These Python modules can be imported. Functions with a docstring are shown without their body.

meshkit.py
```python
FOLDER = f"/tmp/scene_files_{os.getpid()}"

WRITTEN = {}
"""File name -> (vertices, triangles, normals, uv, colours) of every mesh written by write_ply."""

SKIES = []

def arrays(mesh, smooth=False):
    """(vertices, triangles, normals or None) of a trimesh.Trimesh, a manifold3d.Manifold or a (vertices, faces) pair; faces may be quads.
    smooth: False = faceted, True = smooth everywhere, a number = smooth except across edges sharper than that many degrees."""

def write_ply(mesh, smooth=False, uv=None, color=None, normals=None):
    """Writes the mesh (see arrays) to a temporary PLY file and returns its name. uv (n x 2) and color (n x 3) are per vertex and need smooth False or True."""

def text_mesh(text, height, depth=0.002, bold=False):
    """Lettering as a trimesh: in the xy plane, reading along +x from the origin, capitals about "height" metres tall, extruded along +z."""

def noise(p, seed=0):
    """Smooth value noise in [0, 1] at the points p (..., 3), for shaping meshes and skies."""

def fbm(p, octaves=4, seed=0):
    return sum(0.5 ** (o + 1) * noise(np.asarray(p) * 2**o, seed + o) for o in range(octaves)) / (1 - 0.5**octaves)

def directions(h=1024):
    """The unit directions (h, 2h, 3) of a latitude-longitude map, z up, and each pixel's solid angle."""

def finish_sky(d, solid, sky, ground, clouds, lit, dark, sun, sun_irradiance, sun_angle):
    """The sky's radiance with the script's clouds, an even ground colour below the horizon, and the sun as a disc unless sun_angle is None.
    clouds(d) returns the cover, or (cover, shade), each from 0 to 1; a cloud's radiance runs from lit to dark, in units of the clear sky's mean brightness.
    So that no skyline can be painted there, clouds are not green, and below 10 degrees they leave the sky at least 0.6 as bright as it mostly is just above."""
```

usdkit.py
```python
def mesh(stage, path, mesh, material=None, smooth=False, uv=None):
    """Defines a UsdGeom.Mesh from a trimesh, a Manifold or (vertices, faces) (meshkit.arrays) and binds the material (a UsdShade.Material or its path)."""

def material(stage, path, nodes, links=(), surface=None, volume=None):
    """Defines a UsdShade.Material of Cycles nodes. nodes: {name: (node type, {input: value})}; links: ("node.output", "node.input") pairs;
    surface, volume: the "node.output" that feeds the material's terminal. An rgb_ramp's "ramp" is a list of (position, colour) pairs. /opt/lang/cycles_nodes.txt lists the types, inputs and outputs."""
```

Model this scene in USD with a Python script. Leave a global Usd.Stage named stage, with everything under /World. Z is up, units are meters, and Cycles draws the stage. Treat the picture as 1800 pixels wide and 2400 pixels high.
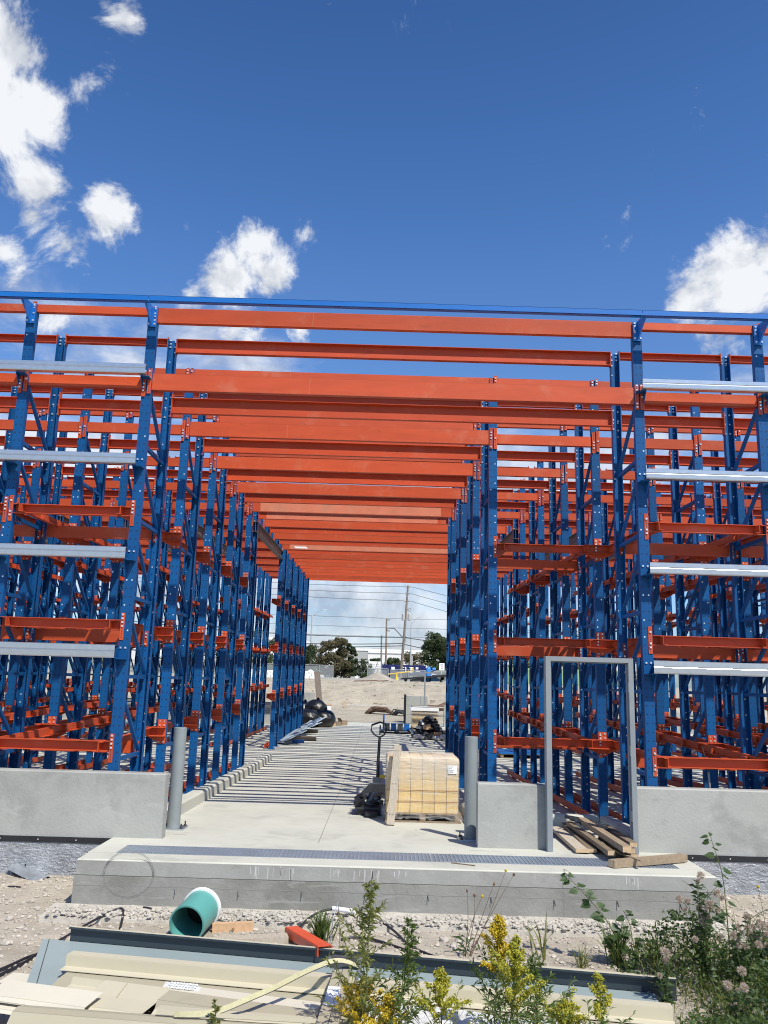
import math, random
import numpy as np
import usdkit
from pxr import Usd, UsdGeom, UsdLux, UsdShade, Gf, Sdf, Vt

stage = Usd.Stage.CreateInMemory()
UsdGeom.SetStageUpAxis(stage, 'Z')
UsdGeom.SetStageMetersPerUnit(stage, 1.0)
UsdGeom.Xform.Define(stage, '/World')
UsdGeom.Scope.Define(stage, '/World/Looks')
rng = np.random.default_rng(7)
rnd = random.Random(7)
V = lambda *a: np.array(a, float)

# ------------------------------------------------------------------ camera, sky, sun
EYE = V(0, 0, 1.7831)
PITCH, ROLL, YAW = 0.2017, 0.0290, 0.0022
EXPOSURE = 0.28
SUN = V(0.329, -0.498, 0.803)
SKY_STRENGTH = 0.10
SUN_INTENSITY = 1.2

fw = V(math.sin(YAW) * math.cos(PITCH), math.cos(YAW) * math.cos(PITCH), math.sin(PITCH))
rt = V(math.cos(YAW), -math.sin(YAW), 0)
up = np.cross(rt, fw)
rt, up = rt * math.cos(ROLL) + up * math.sin(ROLL), up * math.cos(ROLL) - rt * math.sin(ROLL)
cam = UsdGeom.Camera.Define(stage, '/World/camera')
cam.CreateHorizontalApertureAttr(36.0)
cam.CreateFocalLengthAttr(39.0)
cam.CreateClippingRangeAttr((0.1, 5000.0))
cam.CreateExposureAttr(EXPOSURE)
cam.AddTransformOp().Set(Gf.Matrix4d(*rt, 0, *up, 0, *(-fw), 0, *EYE, 1))

SUN = SUN / np.linalg.norm(SUN)
sun = UsdLux.DistantLight.Define(stage, '/World/sun')
sun.CreateIntensityAttr(SUN_INTENSITY)
sun.CreateAngleAttr(0.5)
sun.CreateNormalizeAttr(True)
sun.CreateColorAttr(Gf.Vec3f(1.0, 0.955, 0.86))
zax = SUN
xax = np.cross(V(0, 0, 1), zax); xax /= np.linalg.norm(xax)
yax = np.cross(zax, xax)
sun.AddTransformOp().Set(Gf.Matrix4d(*xax, 0, *yax, 0, *zax, 0, 0, 0, 50, 1))


def make_sky():
    n = {'tc': ('texture_coordinate', {}),
         'sky': ('sky_texture', {'sky_type': 'single_scattering', 'sun_disc': False, 'sun_elevation': math.asin(SUN[2]),
                                 'sun_rotation': math.atan2(SUN[0], SUN[1]), 'air_density': 1.0, 'aerosol_density': 1.0, 'ozone_density': 2.0}),
         'hs': ('mix', {'mix_type': 'multiply', 'fac': 1.0, }),
         'grad': ('rgb_ramp', {'ramp': [(0.0, (0.86, 1.08, 1.36)), (0.3, (0.78, 1.07, 1.42)), (0.46, (0.67, 1.01, 1.43)), (0.57, (0.54, 0.90, 1.33)), (0.68, (0.44, 0.76, 1.17)), (1.0, (0.36, 0.66, 1.08))]}),
         'nz2': ('noise_texture', {'scale': 9.0, 'detail': 5.0, 'roughness': 0.6, 'distortion': 0.35}),
         'nz3': ('noise_texture', {'scale': 9.0, 'detail': 5.0, 'roughness': 0.6, 'distortion': 0.35}),
         'sh': ('mapping', {'location': (0.018, -0.022, 0.034)}),
         'sep': ('separate_xyz', {}),
         'nz': ('noise_texture', {'scale': 9.0, 'detail': 10.0, 'roughness': 0.68, 'distortion': 0.35}),
         'nzb': ('noise_texture', {'scale': 3.4, 'detail': 7.0, 'roughness': 0.58, 'distortion': 0.3}),
         'mp': ('mapping', {'scale': (1.0, 1.0, 2.6), 'location': (3.1, 0.4, 1.7)})}
    l = [('sep.z', 'grad.fac'), ('grad.color', 'hs.color2'), ('tc.generated', 'sh.vector'), ('tc.generated', 'nz2.vector'), ('sh.vector', 'nz3.vector'), ('sky.color', 'hs.color1'), ('tc.generated', 'sep.vector'), ('tc.generated', 'nz.vector'), ('tc.generated', 'mp.vector'),
         ('mp.vector', 'nzb.vector')]
    # cumulus: directions and angular radii of the cloud bodies
    prev = None
    for i, (d, r, w) in enumerate(CLOUDS):
        n[f'd{i}'] = ('vector_math', {'math_type': 'distance', 'vector2': tuple(d)})
        n[f'm{i}'] = ('map_range', {'from_min': 0.0, 'from_max': r, 'to_min': w, 'to_max': 0.0, 'clamp': True})
        l += [('tc.generated', f'd{i}.vector1'), (f'd{i}.value', f'm{i}.value')]
        if prev:
            n[f'x{i}'] = ('math', {'math_type': 'smoothmax', 'value3': 0.12})
            l += [(prev, f'x{i}.value1'), (f'm{i}.result', f'x{i}.value2')]
            prev = f'x{i}.value'
        else:
            prev = f'm{i}.result'
    # blob strength + noise -> cover
    n['nc'] = ('math', {'math_type': 'multiply_add', 'value2': 3.0, 'value3': -1.86})
    n['sum'] = ('math', {'math_type': 'add'})
    n['cov'] = ('map_range', {'range_type': 'smoothstep', 'from_min': 0.10, 'from_max': 0.60, 'to_min': 0.0, 'to_max': 1.0, 'clamp': True})
    l += [('nz.fac', 'nc.value1'), (prev, 'sum.value1'), ('nc.value', 'sum.value2'), ('sum.value', 'cov.value')]
    # low bank of broken cloud towards the horizon
    n['el'] = ('rgb_ramp', {'ramp': [(0.0, (.42,) * 3), (0.05, (.46,) * 3), (0.12, (.60,) * 3), (0.22, (.62,) * 3), (0.33, (.42,) * 3), (0.42, (.22,) * 3), (0.55, (.0,) * 3), (1, (0,) * 3)]})
    n['nb'] = ('math', {'math_type': 'multiply_add', 'value2': 2.4, 'value3': -1.45})
    n['sb'] = ('math', {'math_type': 'add'})
    n['cb'] = ('map_range', {'range_type': 'smoothstep', 'from_min': 0.1, 'from_max': 0.62, 'to_min': 0.0, 'to_max': 0.85, 'clamp': True})
    l += [('sep.z', 'el.fac'), ('nzb.fac', 'nb.value1'), ('el.color', 'sb.value1'), ('nb.value', 'sb.value2'), ('sb.value', 'cb.value')]
    n['mx'] = ('math', {'math_type': 'maximum'})
    l += [('cov.result', 'mx.value1'), ('cb.result', 'mx.value2')]
    n['df'] = ('math', {'math_type': 'subtract'})
    n['dm'] = ('math', {'math_type': 'multiply_add', 'value2': 2.6, 'value3': 0.62})
    l += [('nz2.fac', 'df.value1'), ('nz3.fac', 'df.value2'), ('df.value', 'dm.value1')]
    n['tone'] = ('rgb_ramp', {'ramp': [(0.15, tuple(CLOUD_DARK)), (0.75, tuple(CLOUD_LIT))]})
    n['mix'] = ('mix_color', {'use_clamp': False, 'use_clamp_result': False})
    n['bg'] = ('background_shader', {'strength': SKY_STRENGTH})
    l += [('dm.value', 'tone.fac'), ('mx.value', 'mix.fac'), ('hs.color', 'mix.a'), ('tone.color', 'mix.b'), ('mix.result', 'bg.color')]
    m = usdkit.material(stage, '/World/Looks/sky_look', n, l, surface='bg.background')
    dome = UsdLux.DomeLight.Define(stage, '/World/sky')
    dome.CreateIntensityAttr(1.0)
    UsdShade.MaterialBindingAPI.Apply(dome.GetPrim()).Bind(m)
    dome.GetPrim().SetCustomDataByKey('kind', 'structure')


CLOUD_LIT, CLOUD_DARK = (7.4, 7.6, 7.9), (3.5, 3.9, 4.7)
CLOUDS = [(V(*d), r, w) for d, r, w in [
    ((-0.372, 0.714, 0.593), 0.074, 1.3),
    ((-0.374, 0.737, 0.563), 0.080, 1.35),
    ((-0.352, 0.745, 0.567), 0.051, 1.0),
    ((-0.394, 0.747, 0.536), 0.038, 1.0),
    ((-0.323, 0.743, 0.587), 0.061, 0.82),
    ((-0.287, 0.740, 0.608), 0.051, 0.8),
    ((-0.272, 0.718, 0.641), 0.051, 1.05),
    ((-0.259, 0.732, 0.630), 0.022, 0.7),
    ((-0.369, 0.786, 0.495), 0.051, 1.15),
    ((-0.377, 0.798, 0.469), 0.029, 0.9),
    ((-0.302, 0.820, 0.486), 0.050, 0.92),
    ((-0.350, 0.821, 0.450), 0.048, 0.72),
    ((-0.403, 0.806, 0.432), 0.032, 0.75),
    ((-0.400, 0.823, 0.402), 0.054, 0.75),
    ((-0.377, 0.830, 0.411), 0.045, 0.65),
    ((-0.154, 0.865, 0.478), 0.054, 1.1),
    ((-0.185, 0.876, 0.446), 0.061, 1.2),
    ((-0.138, 0.880, 0.455), 0.051, 1.1),
    ((-0.223, 0.879, 0.421), 0.051, 0.95),
    ((-0.172, 0.906, 0.387), 0.096, 0.8),
    ((-0.104, 0.910, 0.402), 0.038, 0.7),
    ((0.377, 0.818, 0.435), 0.074, 1.3),
    ((0.335, 0.841, 0.425), 0.048, 1.05),
    ((0.397, 0.800, 0.450), 0.054, 1.15),
    ((-0.229, 0.842, 0.489), 0.029, 0.62),
    ((-0.193, 0.851, 0.488), 0.029, 0.5),
    ((-0.090, 0.863, 0.498), 0.038, 0.62),
    ((0.369, 0.850, 0.375), 0.077, 0.65),
    ((-0.367, 0.850, 0.379), 0.051, 0.7)]]
make_sky()

# ------------------------------------------------------------------ helpers
LOOK = {}


def mat(name, col, rough=0.6, metal=0.0, var=0.12, scale=3.0, col2=None, stain=None, stain2=None, bump=None, spec=0.5, orand=0.0, stretch=None, trans=None, coat=0.0):
    """col..col2 mixed by a fine noise, optional stain (colour, scale, threshold, softness), bump (scale, distance), per-object variation."""
    c = np.array(col, float)
    lo, hi = (c * (1 - var), np.minimum(c * (1 + var), 0.95)) if col2 is None else (c, np.array(col2, float))
    n = {'g': ('geometry', {}), 'n1': ('noise_texture', {'scale': scale, 'detail': 7.0, 'roughness': 0.6}),
         'r1': ('rgb_ramp', {'ramp': [(0.3, tuple(lo)), (0.7, tuple(hi))]}),
         'p': ('principled_bsdf', {'roughness': rough, 'metallic': metal, 'specular_ior_level': spec, 'coat_weight': coat})}
    l = [('n1.fac', 'r1.fac')]
    pos = 'g.position'
    if stretch:
        n['mp'] = ('mapping', {'scale': stretch})
        l += [('g.position', 'mp.vector')]
        pos = 'mp.vector'
    l += [(pos, 'n1.vector')]
    out = 'r1.color'
    if stain:
        sc, scl, th, so, amt = stain
        n['n2'] = ('noise_texture', {'scale': scl, 'detail': 8.0, 'roughness': 0.65, 'distortion': 0.4})
        n['sm'] = ('map_range', {'range_type': 'smoothstep', 'from_min': th, 'from_max': th + so, 'to_min': 0.0, 'to_max': amt, 'clamp': True})
        n['mx'] = ('mix_color', {'b': tuple(sc)})
        l += [('g.position', 'n2.vector'), ('n2.fac', 'sm.value'), ('sm.result', 'mx.fac'), (out, 'mx.a')]
        out = 'mx.result'
    if stain2:                                                        # finer marks, stretched by a per-axis scale
        sc, scl, th, so, amt = stain2
        n['mp4'] = ('mapping', {'scale': tuple(scl), 'location': (7.3, 2.1, 5.7)})
        n['n4'] = ('noise_texture', {'scale': 1.0, 'detail': 7.0, 'roughness': 0.6, 'distortion': 0.8})
        n['s4'] = ('map_range', {'range_type': 'smoothstep', 'from_min': th, 'from_max': th + so, 'to_min': 0.0, 'to_max': amt, 'clamp': True})
        n['m4'] = ('mix_color', {'b': tuple(sc)})
        l += [('g.position', 'mp4.vector'), ('mp4.vector', 'n4.vector'), ('n4.fac', 's4.value'), ('s4.result', 'm4.fac'), (out, 'm4.a')]
        out = 'm4.result'
    if orand:
        n['oi'] = ('object_info', {})
        n['om'] = ('map_range', {'to_min': 1 - orand, 'to_max': 1 + orand})
        n['hv'] = ('hsv', {})
        l += [('oi.random', 'om.value'), ('om.result', 'hv.value'), (out, 'hv.color')]
        out = 'hv.color'
    l += [(out, 'p.base_color')]
    if bump:
        n['n3'] = ('noise_texture', {'scale': bump[0], 'detail': 6.0, 'roughness': 0.65})
        n['b'] = ('bump', {'distance': bump[1], 'strength': 1.0})
        l += [('g.position', 'n3.vector'), ('n3.fac', 'b.height'), ('b.normal', 'p.normal')]
    surf = 'p.BSDF'
    if trans:
        n['t'] = ('translucent_bsdf', {'color': tuple(trans)})
        n['tm'] = ('mix_closure', {'fac': 0.35})
        l += [('p.BSDF', 'tm.closure1'), ('t.BSDF', 'tm.closure2')]
        surf = 'tm.closure'
    LOOK[name] = usdkit.material(stage, f'/World/Looks/{name}', n, l, surface=surf)
    return name


class MB:
    def __init__(self):
        self.v, self.f, self.n = [], [], 0

    def add(self, v, f):
        v, f = np.asarray(v, float), np.asarray(f, int)
        if f.shape[1] == 4:
            f = np.vstack([f[:, [0, 1, 2]], f[:, [0, 2, 3]]])
        self.v.append(v); self.f.append(f + self.n); self.n += len(v)
        return self

    HF = [[0, 3, 2, 1], [4, 5, 6, 7], [0, 1, 5, 4], [1, 2, 6, 5], [2, 3, 7, 6], [3, 0, 4, 7]]

    def hexa(self, p):
        return self.add(p, self.HF)

    def box(self, x0, x1, y0, y1, z0, z1):
        return self.hexa([(x0, y0, z0), (x1, y0, z0), (x1, y1, z0), (x0, y1, z0), (x0, y0, z1), (x1, y0, z1), (x1, y1, z1), (x0, y1, z1)])

    def cbox(self, x0, x1, y0, y1, z0, z1, c=0.01):
        """box with chamfered top edges"""
        self.hexa([(x0, y0, z0), (x1, y0, z0), (x1, y1, z0), (x0, y1, z0), (x0, y0, z1 - c), (x1, y0, z1 - c), (x1, y1, z1 - c), (x0, y1, z1 - c)])
        return self.hexa([(x0, y0, z1 - c), (x1, y0, z1 - c), (x1, y1, z1 - c), (x0, y1, z1 - c), (x0 + c, y0 + c, z1), (x1 - c, y0 + c, z1), (x1 - c, y1 - c, z1), (x0 + c, y1 - c, z1)])

    def bar(self, a, b, w, h, upv=(0, 0, 1), roll=0.0):
        a, b = np.asarray(a, float), np.asarray(b, float)
        d = (b - a) / np.linalg.norm(b - a)
        s = np.cross(d, upv)
        if np.linalg.norm(s) < 1e-6:
            s = V(1, 0, 0)
        s /= np.linalg.norm(s)
        u = np.cross(s, d)
        if roll:
            s, u = s * math.cos(roll) + u * math.sin(roll), u * math.cos(roll) - s * math.sin(roll)
        s, u = s * w / 2, u * h / 2
        return self.hexa([a - s - u, b - s - u, b + s - u, a + s - u, a - s + u, b - s + u, b + s + u, a + s + u])

    def tube(self, pts, r, sides=6, cap=True):
        p = np.asarray(pts, float)
        r = np.broadcast_to(r, (len(p),))
        t = np.gradient(p, axis=0)
        t /= np.linalg.norm(t, axis=1, keepdims=True) + 1e-12
        ref = V(0, 0, 1) if abs(t[:, 2]).mean() < 0.8 else V(1, 0, 0)
        a = np.cross(t, ref); a /= np.linalg.norm(a, axis=1, keepdims=True) + 1e-12
        b = np.cross(t, a)
        g = np.arange(sides) * 2 * np.pi / sides
        v = p[:, None] + r[:, None, None] * (np.cos(g)[None, :, None] * a[:, None] + np.sin(g)[None, :, None] * b[:, None])
        k = len(p)
        f = [[i * sides + j, i * sides + (j + 1) % sides, (i + 1) * sides + (j + 1) % sides, (i + 1) * sides + j] for i in range(k - 1) for j in range(sides)]
        v = v.reshape(-1, 3)
        self.add(v, f)
        if cap:
            for i0, c in ((0, p[0]), ((k - 1) * sides, p[-1])):
                self.add(np.vstack([v[i0:i0 + sides], c]), [[j, (j + 1) % sides, sides] for j in range(sides)])
        return self

    def cyl(self, a, b, r, sides=12, r2=None):
        return self.tube([a, b], [r, r if r2 is None else r2], sides)

    def lathe(self, c, prof, sides=16):
        """profile of (r, z) turned about the vertical through c"""
        g = np.arange(sides) * 2 * np.pi / sides
        v = np.array([[c[0] + r * math.cos(x), c[1] + r * math.sin(x), c[2] + z] for r, z in prof for x in g])
        f = [[i * sides + j, i * sides + (j + 1) % sides, (i + 1) * sides + (j + 1) % sides, (i + 1) * sides + j] for i in range(len(prof) - 1) for j in range(sides)]
        return self.add(v, f)

    def sheet(self, prof, a, b, upv=(0, 0, 1), th=0.003):
        """a folded sheet: profile of (side, height) points extruded from a to b; side is to the right of a->b"""
        a, b = np.asarray(a, float), np.asarray(b, float)
        d = (b - a) / np.linalg.norm(b - a)
        s = np.cross(d, upv); s /= np.linalg.norm(s)
        u = np.cross(s, d)
        for (s0, h0), (s1, h1) in zip(prof, prof[1:]):
            e = np.array([s1 - s0, h1 - h0]); e = e / (np.linalg.norm(e) + 1e-9)
            nn = (s * -e[1] + u * e[0]) * th
            p0, p1 = s * s0 + u * h0, s * s1 + u * h1
            self.hexa([a + p0, b + p0, b + p1, a + p1, a + p0 + nn, b + p0 + nn, b + p1 + nn, a + p1 + nn])
        return self

    def ribbon(self, pts, w, th=0.004, side=None):
        p = np.asarray(pts, float)
        t = np.gradient(p, axis=0)
        t /= np.linalg.norm(t, axis=1, keepdims=True)
        s = np.cross(t, V(0, 0, 1)) if side is None else np.asarray(side, float)
        s = s / np.linalg.norm(s, axis=-1, keepdims=True) * w / 2
        nn = np.cross(s, t); nn = nn / np.linalg.norm(nn, axis=1, keepdims=True) * th
        for i in range(len(p) - 1):
            si, sj = (s[i], s[i + 1]) if s.ndim == 2 else (s, s)
            self.hexa([p[i] - si, p[i + 1] - sj, p[i + 1] + sj, p[i] + si, p[i] - si + nn[i], p[i + 1] - sj + nn[i + 1], p[i + 1] + sj + nn[i + 1], p[i] + si + nn[i]])
        return self

    def disc(self, c, r, axis='y', sides=6, sgn=-1):
        g = np.arange(sides) * 2 * np.pi / sides
        z = np.zeros(sides)
        v = np.stack([r * np.cos(g), z, r * np.sin(g)], 1) if axis == 'y' else np.stack([z, r * np.cos(g), r * np.sin(g)], 1)
        return self.add(v + np.asarray(c, float), [[0, i, i + 1] for i in range(1, sides - 1)])

    ICO = None

    def rock(self, c, r, sq=(1, 1, 1), jitter=0.25, sub=0):
        if MB.ICO is None:
            import trimesh
            MB.ICO = [(np.array(m.vertices), np.array(m.faces)) for m in (trimesh.creation.icosphere(0), trimesh.creation.icosphere(1), trimesh.creation.icosphere(2), trimesh.creation.icosphere(3))]
        v, f = MB.ICO[sub]
        v = v * (1 + rng.uniform(-jitter, jitter, (len(v), 1))) * r * np.asarray(sq)
        a = rng.uniform(0, 6.28)
        R = np.array([[math.cos(a), -math.sin(a), 0], [math.sin(a), math.cos(a), 0], [0, 0, 1]])
        return self.add(v @ R.T + np.asarray(c, float), f)

    def quads(self, p):
        """p: (n,4,3)"""
        p = np.asarray(p, float)
        k = len(p)
        return self.add(p.reshape(-1, 3), np.arange(4 * k).reshape(k, 4))

    def get(self):
        return np.vstack(self.v), np.vstack(self.f)


USED = {}


def unique(parent, name):
    k = (parent, name)
    USED[k] = USED.get(k, -1) + 1
    return name if USED[k] == 0 else f'{name}_{USED[k]:03d}'


def tag(prim, label=None, cat=None, group=None, kind=None):
    for k, x in (('label', label), ('category', cat), ('group', group), ('kind', kind)):
        if x:
            prim.SetCustomDataByKey(k, x)
    return prim


def part(name, mb, m, parent=None, smooth=False, label=None, kind=None, cat=None, group=None):
    base = '/World' if parent is None else str(parent.GetPath())
    path = base + '/' + unique(base, name)
    o = usdkit.mesh(stage, path, mb.get() if isinstance(mb, MB) else mb, LOOK[m], smooth=smooth).GetPrim()
    return tag(o, label, cat, group, kind)


def thing(name, label, cat, loc=(0, 0, 0), rz=0.0, group=None, kind=None):
    path = '/World/' + unique('/World', name)
    x = UsdGeom.Xform.Define(stage, path)
    x.AddTranslateOp().Set(Gf.Vec3d(*map(float, loc)))
    if rz:
        x.AddRotateZOp().Set(math.degrees(rz))
    return tag(x.GetPrim(), label, cat, group, kind or 'thing')


def sub(name, parent, label=None):
    """a part that only gathers sub-parts"""
    base = str(parent.GetPath())
    return tag(UsdGeom.Xform.Define(stage, base + '/' + unique(base, name)).GetPrim(), label)


def dup(src, name, label, cat, loc, rz=0.0, group=None):
    o = thing(name, label, cat, loc, rz, group)
    o.GetReferences().AddInternalReference(src.GetPath())
    o.SetInstanceable(True)
    return o


ORD = ['zeroth', 'first', 'second', 'third', 'fourth', 'fifth', 'sixth', 'seventh', 'eighth', 'ninth', 'tenth', 'eleventh', 'twelfth', 'thirteenth', 'fourteenth', 'fifteenth', 'sixteenth', 'seventeenth', 'eighteenth', 'nineteenth', 'twentieth', 'twenty-first', 'twenty-second', 'twenty-third', 'twenty-fourth']

# ------------------------------------------------------------------ materials
mat('blue_paint', (0.0025, 0.072, 0.225), 0.5, spec=0.25, orand=0.16, var=0.06, scale=2.0, stain=((0.01, 0.085, 0.26), 5.0, 0.62, 0.12, 0.35))
mat('blue_bracket', (0.006, 0.12, 0.42), 0.38, var=0.05)
mat('orange_paint', (0.45, 0.064, 0.018), 0.5, spec=0.35, var=0.10, scale=3.0, stretch=(0.5, 3, 3), stain=((0.47, 0.15, 0.085), 2.2, 0.52, 0.2, 0.5), stain2=((0.22, 0.05, 0.022), (3.0, 20, 9.0), 0.64, 0.05, 0.45), orand=0.16)
mat('orange_dusty', (0.52, 0.16, 0.085), 0.65, var=0.12, scale=4.0, stain=((0.42, 0.20, 0.12), 2.2, 0.5, 0.2, 0.6), orand=0.12)
mat('dust_brown', (0.40, 0.22, 0.13), 0.8, var=0.2, scale=5.0)
mat('hole_dark', (0.004, 0.012, 0.05), 0.7, var=0.02)
mat('bolt_zinc', (0.75, 0.76, 0.78), 0.32, metal=0.6, var=0.05)
mat('galvanised', (0.52, 0.56, 0.60), 0.30, metal=0.85, var=0.07, scale=14.0, stain=((0.48, 0.51, 0.54), 9.0, 0.55, 0.1, 0.5))
mat('grating_steel', (0.50, 0.55, 0.60), 0.4, metal=0.7, var=0.1)
mat('frame_grey', (0.22, 0.24, 0.255), 0.5, var=0.08, scale=4.0, stain=((0.32, 0.30, 0.26), 6.0, 0.62, 0.1, 0.4))
mat('bollard_grey', (0.21, 0.235, 0.24), 0.55, var=0.07, scale=6.0, stain=((0.12, 0.125, 0.125), 14.0, 0.62, 0.06, 0.6))
mat('girder_brown', (0.13, 0.105, 0.095), 0.55, var=0.15, scale=4.0)
mat('slab_concrete', (0.47, 0.462, 0.395), 0.8, var=0.07, scale=1.2, stain=((0.33, 0.325, 0.285), 1.3, 0.5, 0.2, 0.65), stain2=((0.25, 0.24, 0.205), (3.5, 9.0, 9.0), 0.60, 0.12, 0.55), bump=(60.0, 0.002))
mat('scuff_grey', (0.19, 0.185, 0.17), 0.9, var=0.15)
mat('drip_white', (0.52, 0.51, 0.49), 0.85, var=0.1)
mat('joint_dark', (0.20, 0.19, 0.175), 0.9, var=0.1)
mat('wall_concrete', (0.33, 0.33, 0.305), 0.82, var=0.10, scale=1.6, stain=((0.235, 0.235, 0.22), 1.7, 0.47, 0.18, 0.65), stain2=((0.40, 0.40, 0.385), (2.2, 2.2, 5.0), 0.56, 0.12, 0.5), bump=(28.0, 0.004))
mat('old_concrete', (0.25, 0.245, 0.225), 0.88, var=0.14, scale=2.2, stain=((0.165, 0.16, 0.14), 1.5, 0.46, 0.2, 0.7), stain2=((0.34, 0.335, 0.31), (2.0, 3.0, 14.0), 0.58, 0.12, 0.5), bump=(22.0, 0.006))
mat('sill_face_shade', (0.31, 0.305, 0.285), 0.85, var=0.10, scale=2.2, stain=((0.21, 0.205, 0.185), 2.0, 0.47, 0.2, 0.65), stain2=((0.42, 0.41, 0.39), (9.0, 3.0, 2.0), 0.62, 0.08, 0.5), bump=(22.0, 0.004))  # sill concrete with the shade of its front side put into the colour
mat('ledge_concrete', (0.42, 0.385, 0.33), 0.9, var=0.2, scale=7.0, bump=(14.0, 0.012))
mat('rubber_black', (0.012, 0.012, 0.014), 0.6, var=0.2)
mat('dirt', (0.36, 0.315, 0.25), 0.95, var=0.2, scale=3.0, stain=((0.25, 0.205, 0.16), 1.4, 0.5, 0.2, 0.6), bump=(18.0, 0.02))
mat('sand', (0.385, 0.335, 0.255), 0.95, var=0.14, scale=0.6, stain=((0.25, 0.205, 0.145), 0.9, 0.48, 0.2, 0.6), stain2=((0.50, 0.445, 0.35), (2.2, 2.2, 5.0), 0.56, 0.1, 0.6), bump=(7.0, 0.10))
mat('gravel_stone', (0.40, 0.355, 0.30), 0.9, var=0.35, scale=9.0)
mat('gravel_mound', (0.33, 0.29, 0.235), 0.95, var=0.2, scale=2.0, bump=(9.0, 0.05))
mat('timber', (0.22, 0.165, 0.11), 0.8, var=0.22, scale=5.0, stretch=(9, 1.2, 9), orand=0.25)
mat('timber_grey', (0.40, 0.345, 0.27), 0.85, var=0.2, scale=6.0, stretch=(14, 3, 2), orand=0.15, stain=((0.22, 0.17, 0.12), 8.0, 0.66, 0.06, 0.6))
mat('timber_end', (0.50, 0.36, 0.22), 0.85, var=0.2, scale=30.0)
mat('carton', (0.66, 0.46, 0.17), 0.75, var=0.10, scale=4.0, stretch=(9, 9, 1.5), orand=0.08, stain=((0.40, 0.24, 0.09), 9.0, 0.68, 0.05, 0.5))
mat('label_white', (0.80, 0.80, 0.79), 0.6, var=0.04)
mat('ink_grey', (0.10, 0.10, 0.11), 0.7, var=0.05)
mat('black_plastic', (0.006, 0.006, 0.007), 0.34, var=0.2, scale=3.0, bump=(6.0, 0.02))
mat('black_steel', (0.014, 0.015, 0.017), 0.45, var=0.2)
mat('dark_steel', (0.05, 0.055, 0.06), 0.5, metal=0.4, var=0.25, scale=8.0, orand=0.4)
mat('grey_cast', (0.28, 0.28, 0.28), 0.5, metal=0.4, var=0.15)
mat('yellow_paint', (0.75, 0.50, 0.03), 0.5, var=0.06)
mat('light_blue_sheet', (0.42, 0.50, 0.58), 0.45, metal=0.3, var=0.1, orand=0.2)
mat('white_paint', (0.78, 0.78, 0.77), 0.6, var=0.05)
mat('offwhite', (0.62, 0.62, 0.60), 0.7, var=0.08, scale=0.4)
mat('far_grey', (0.33, 0.34, 0.33), 0.8, var=0.06, scale=0.3)
mat('far_glass', (0.05, 0.08, 0.11), 0.15, var=0.1)
mat('trailer_navy', (0.012, 0.018, 0.10), 0.4, var=0.1)
mat('machine_blue', (0.045, 0.24, 0.62), 0.45, var=0.1, scale=1.0)
mat('container_green', (0.24, 0.36, 0.20), 0.6, var=0.1)
mat('pole_wood', (0.20, 0.165, 0.13), 0.9, var=0.2, scale=3.0)
mat('lamp_steel', (0.42, 0.42, 0.40), 0.5, var=0.06)
mat('wire_black', (0.03, 0.032, 0.036), 0.6, var=0.1)
mat('fence_wire', (0.34, 0.35, 0.35), 0.5, metal=0.3, var=0.1)
mat('panel_brown', (0.16, 0.13, 0.105), 0.7, var=0.12, scale=2.0, stretch=(6, 6, 1))
mat('rust_bars', (0.12, 0.07, 0.045), 0.8, var=0.3, scale=12.0)
mat('slate_trim', (0.030, 0.042, 0.052), 0.36, var=0.06, scale=1.5)
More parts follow.
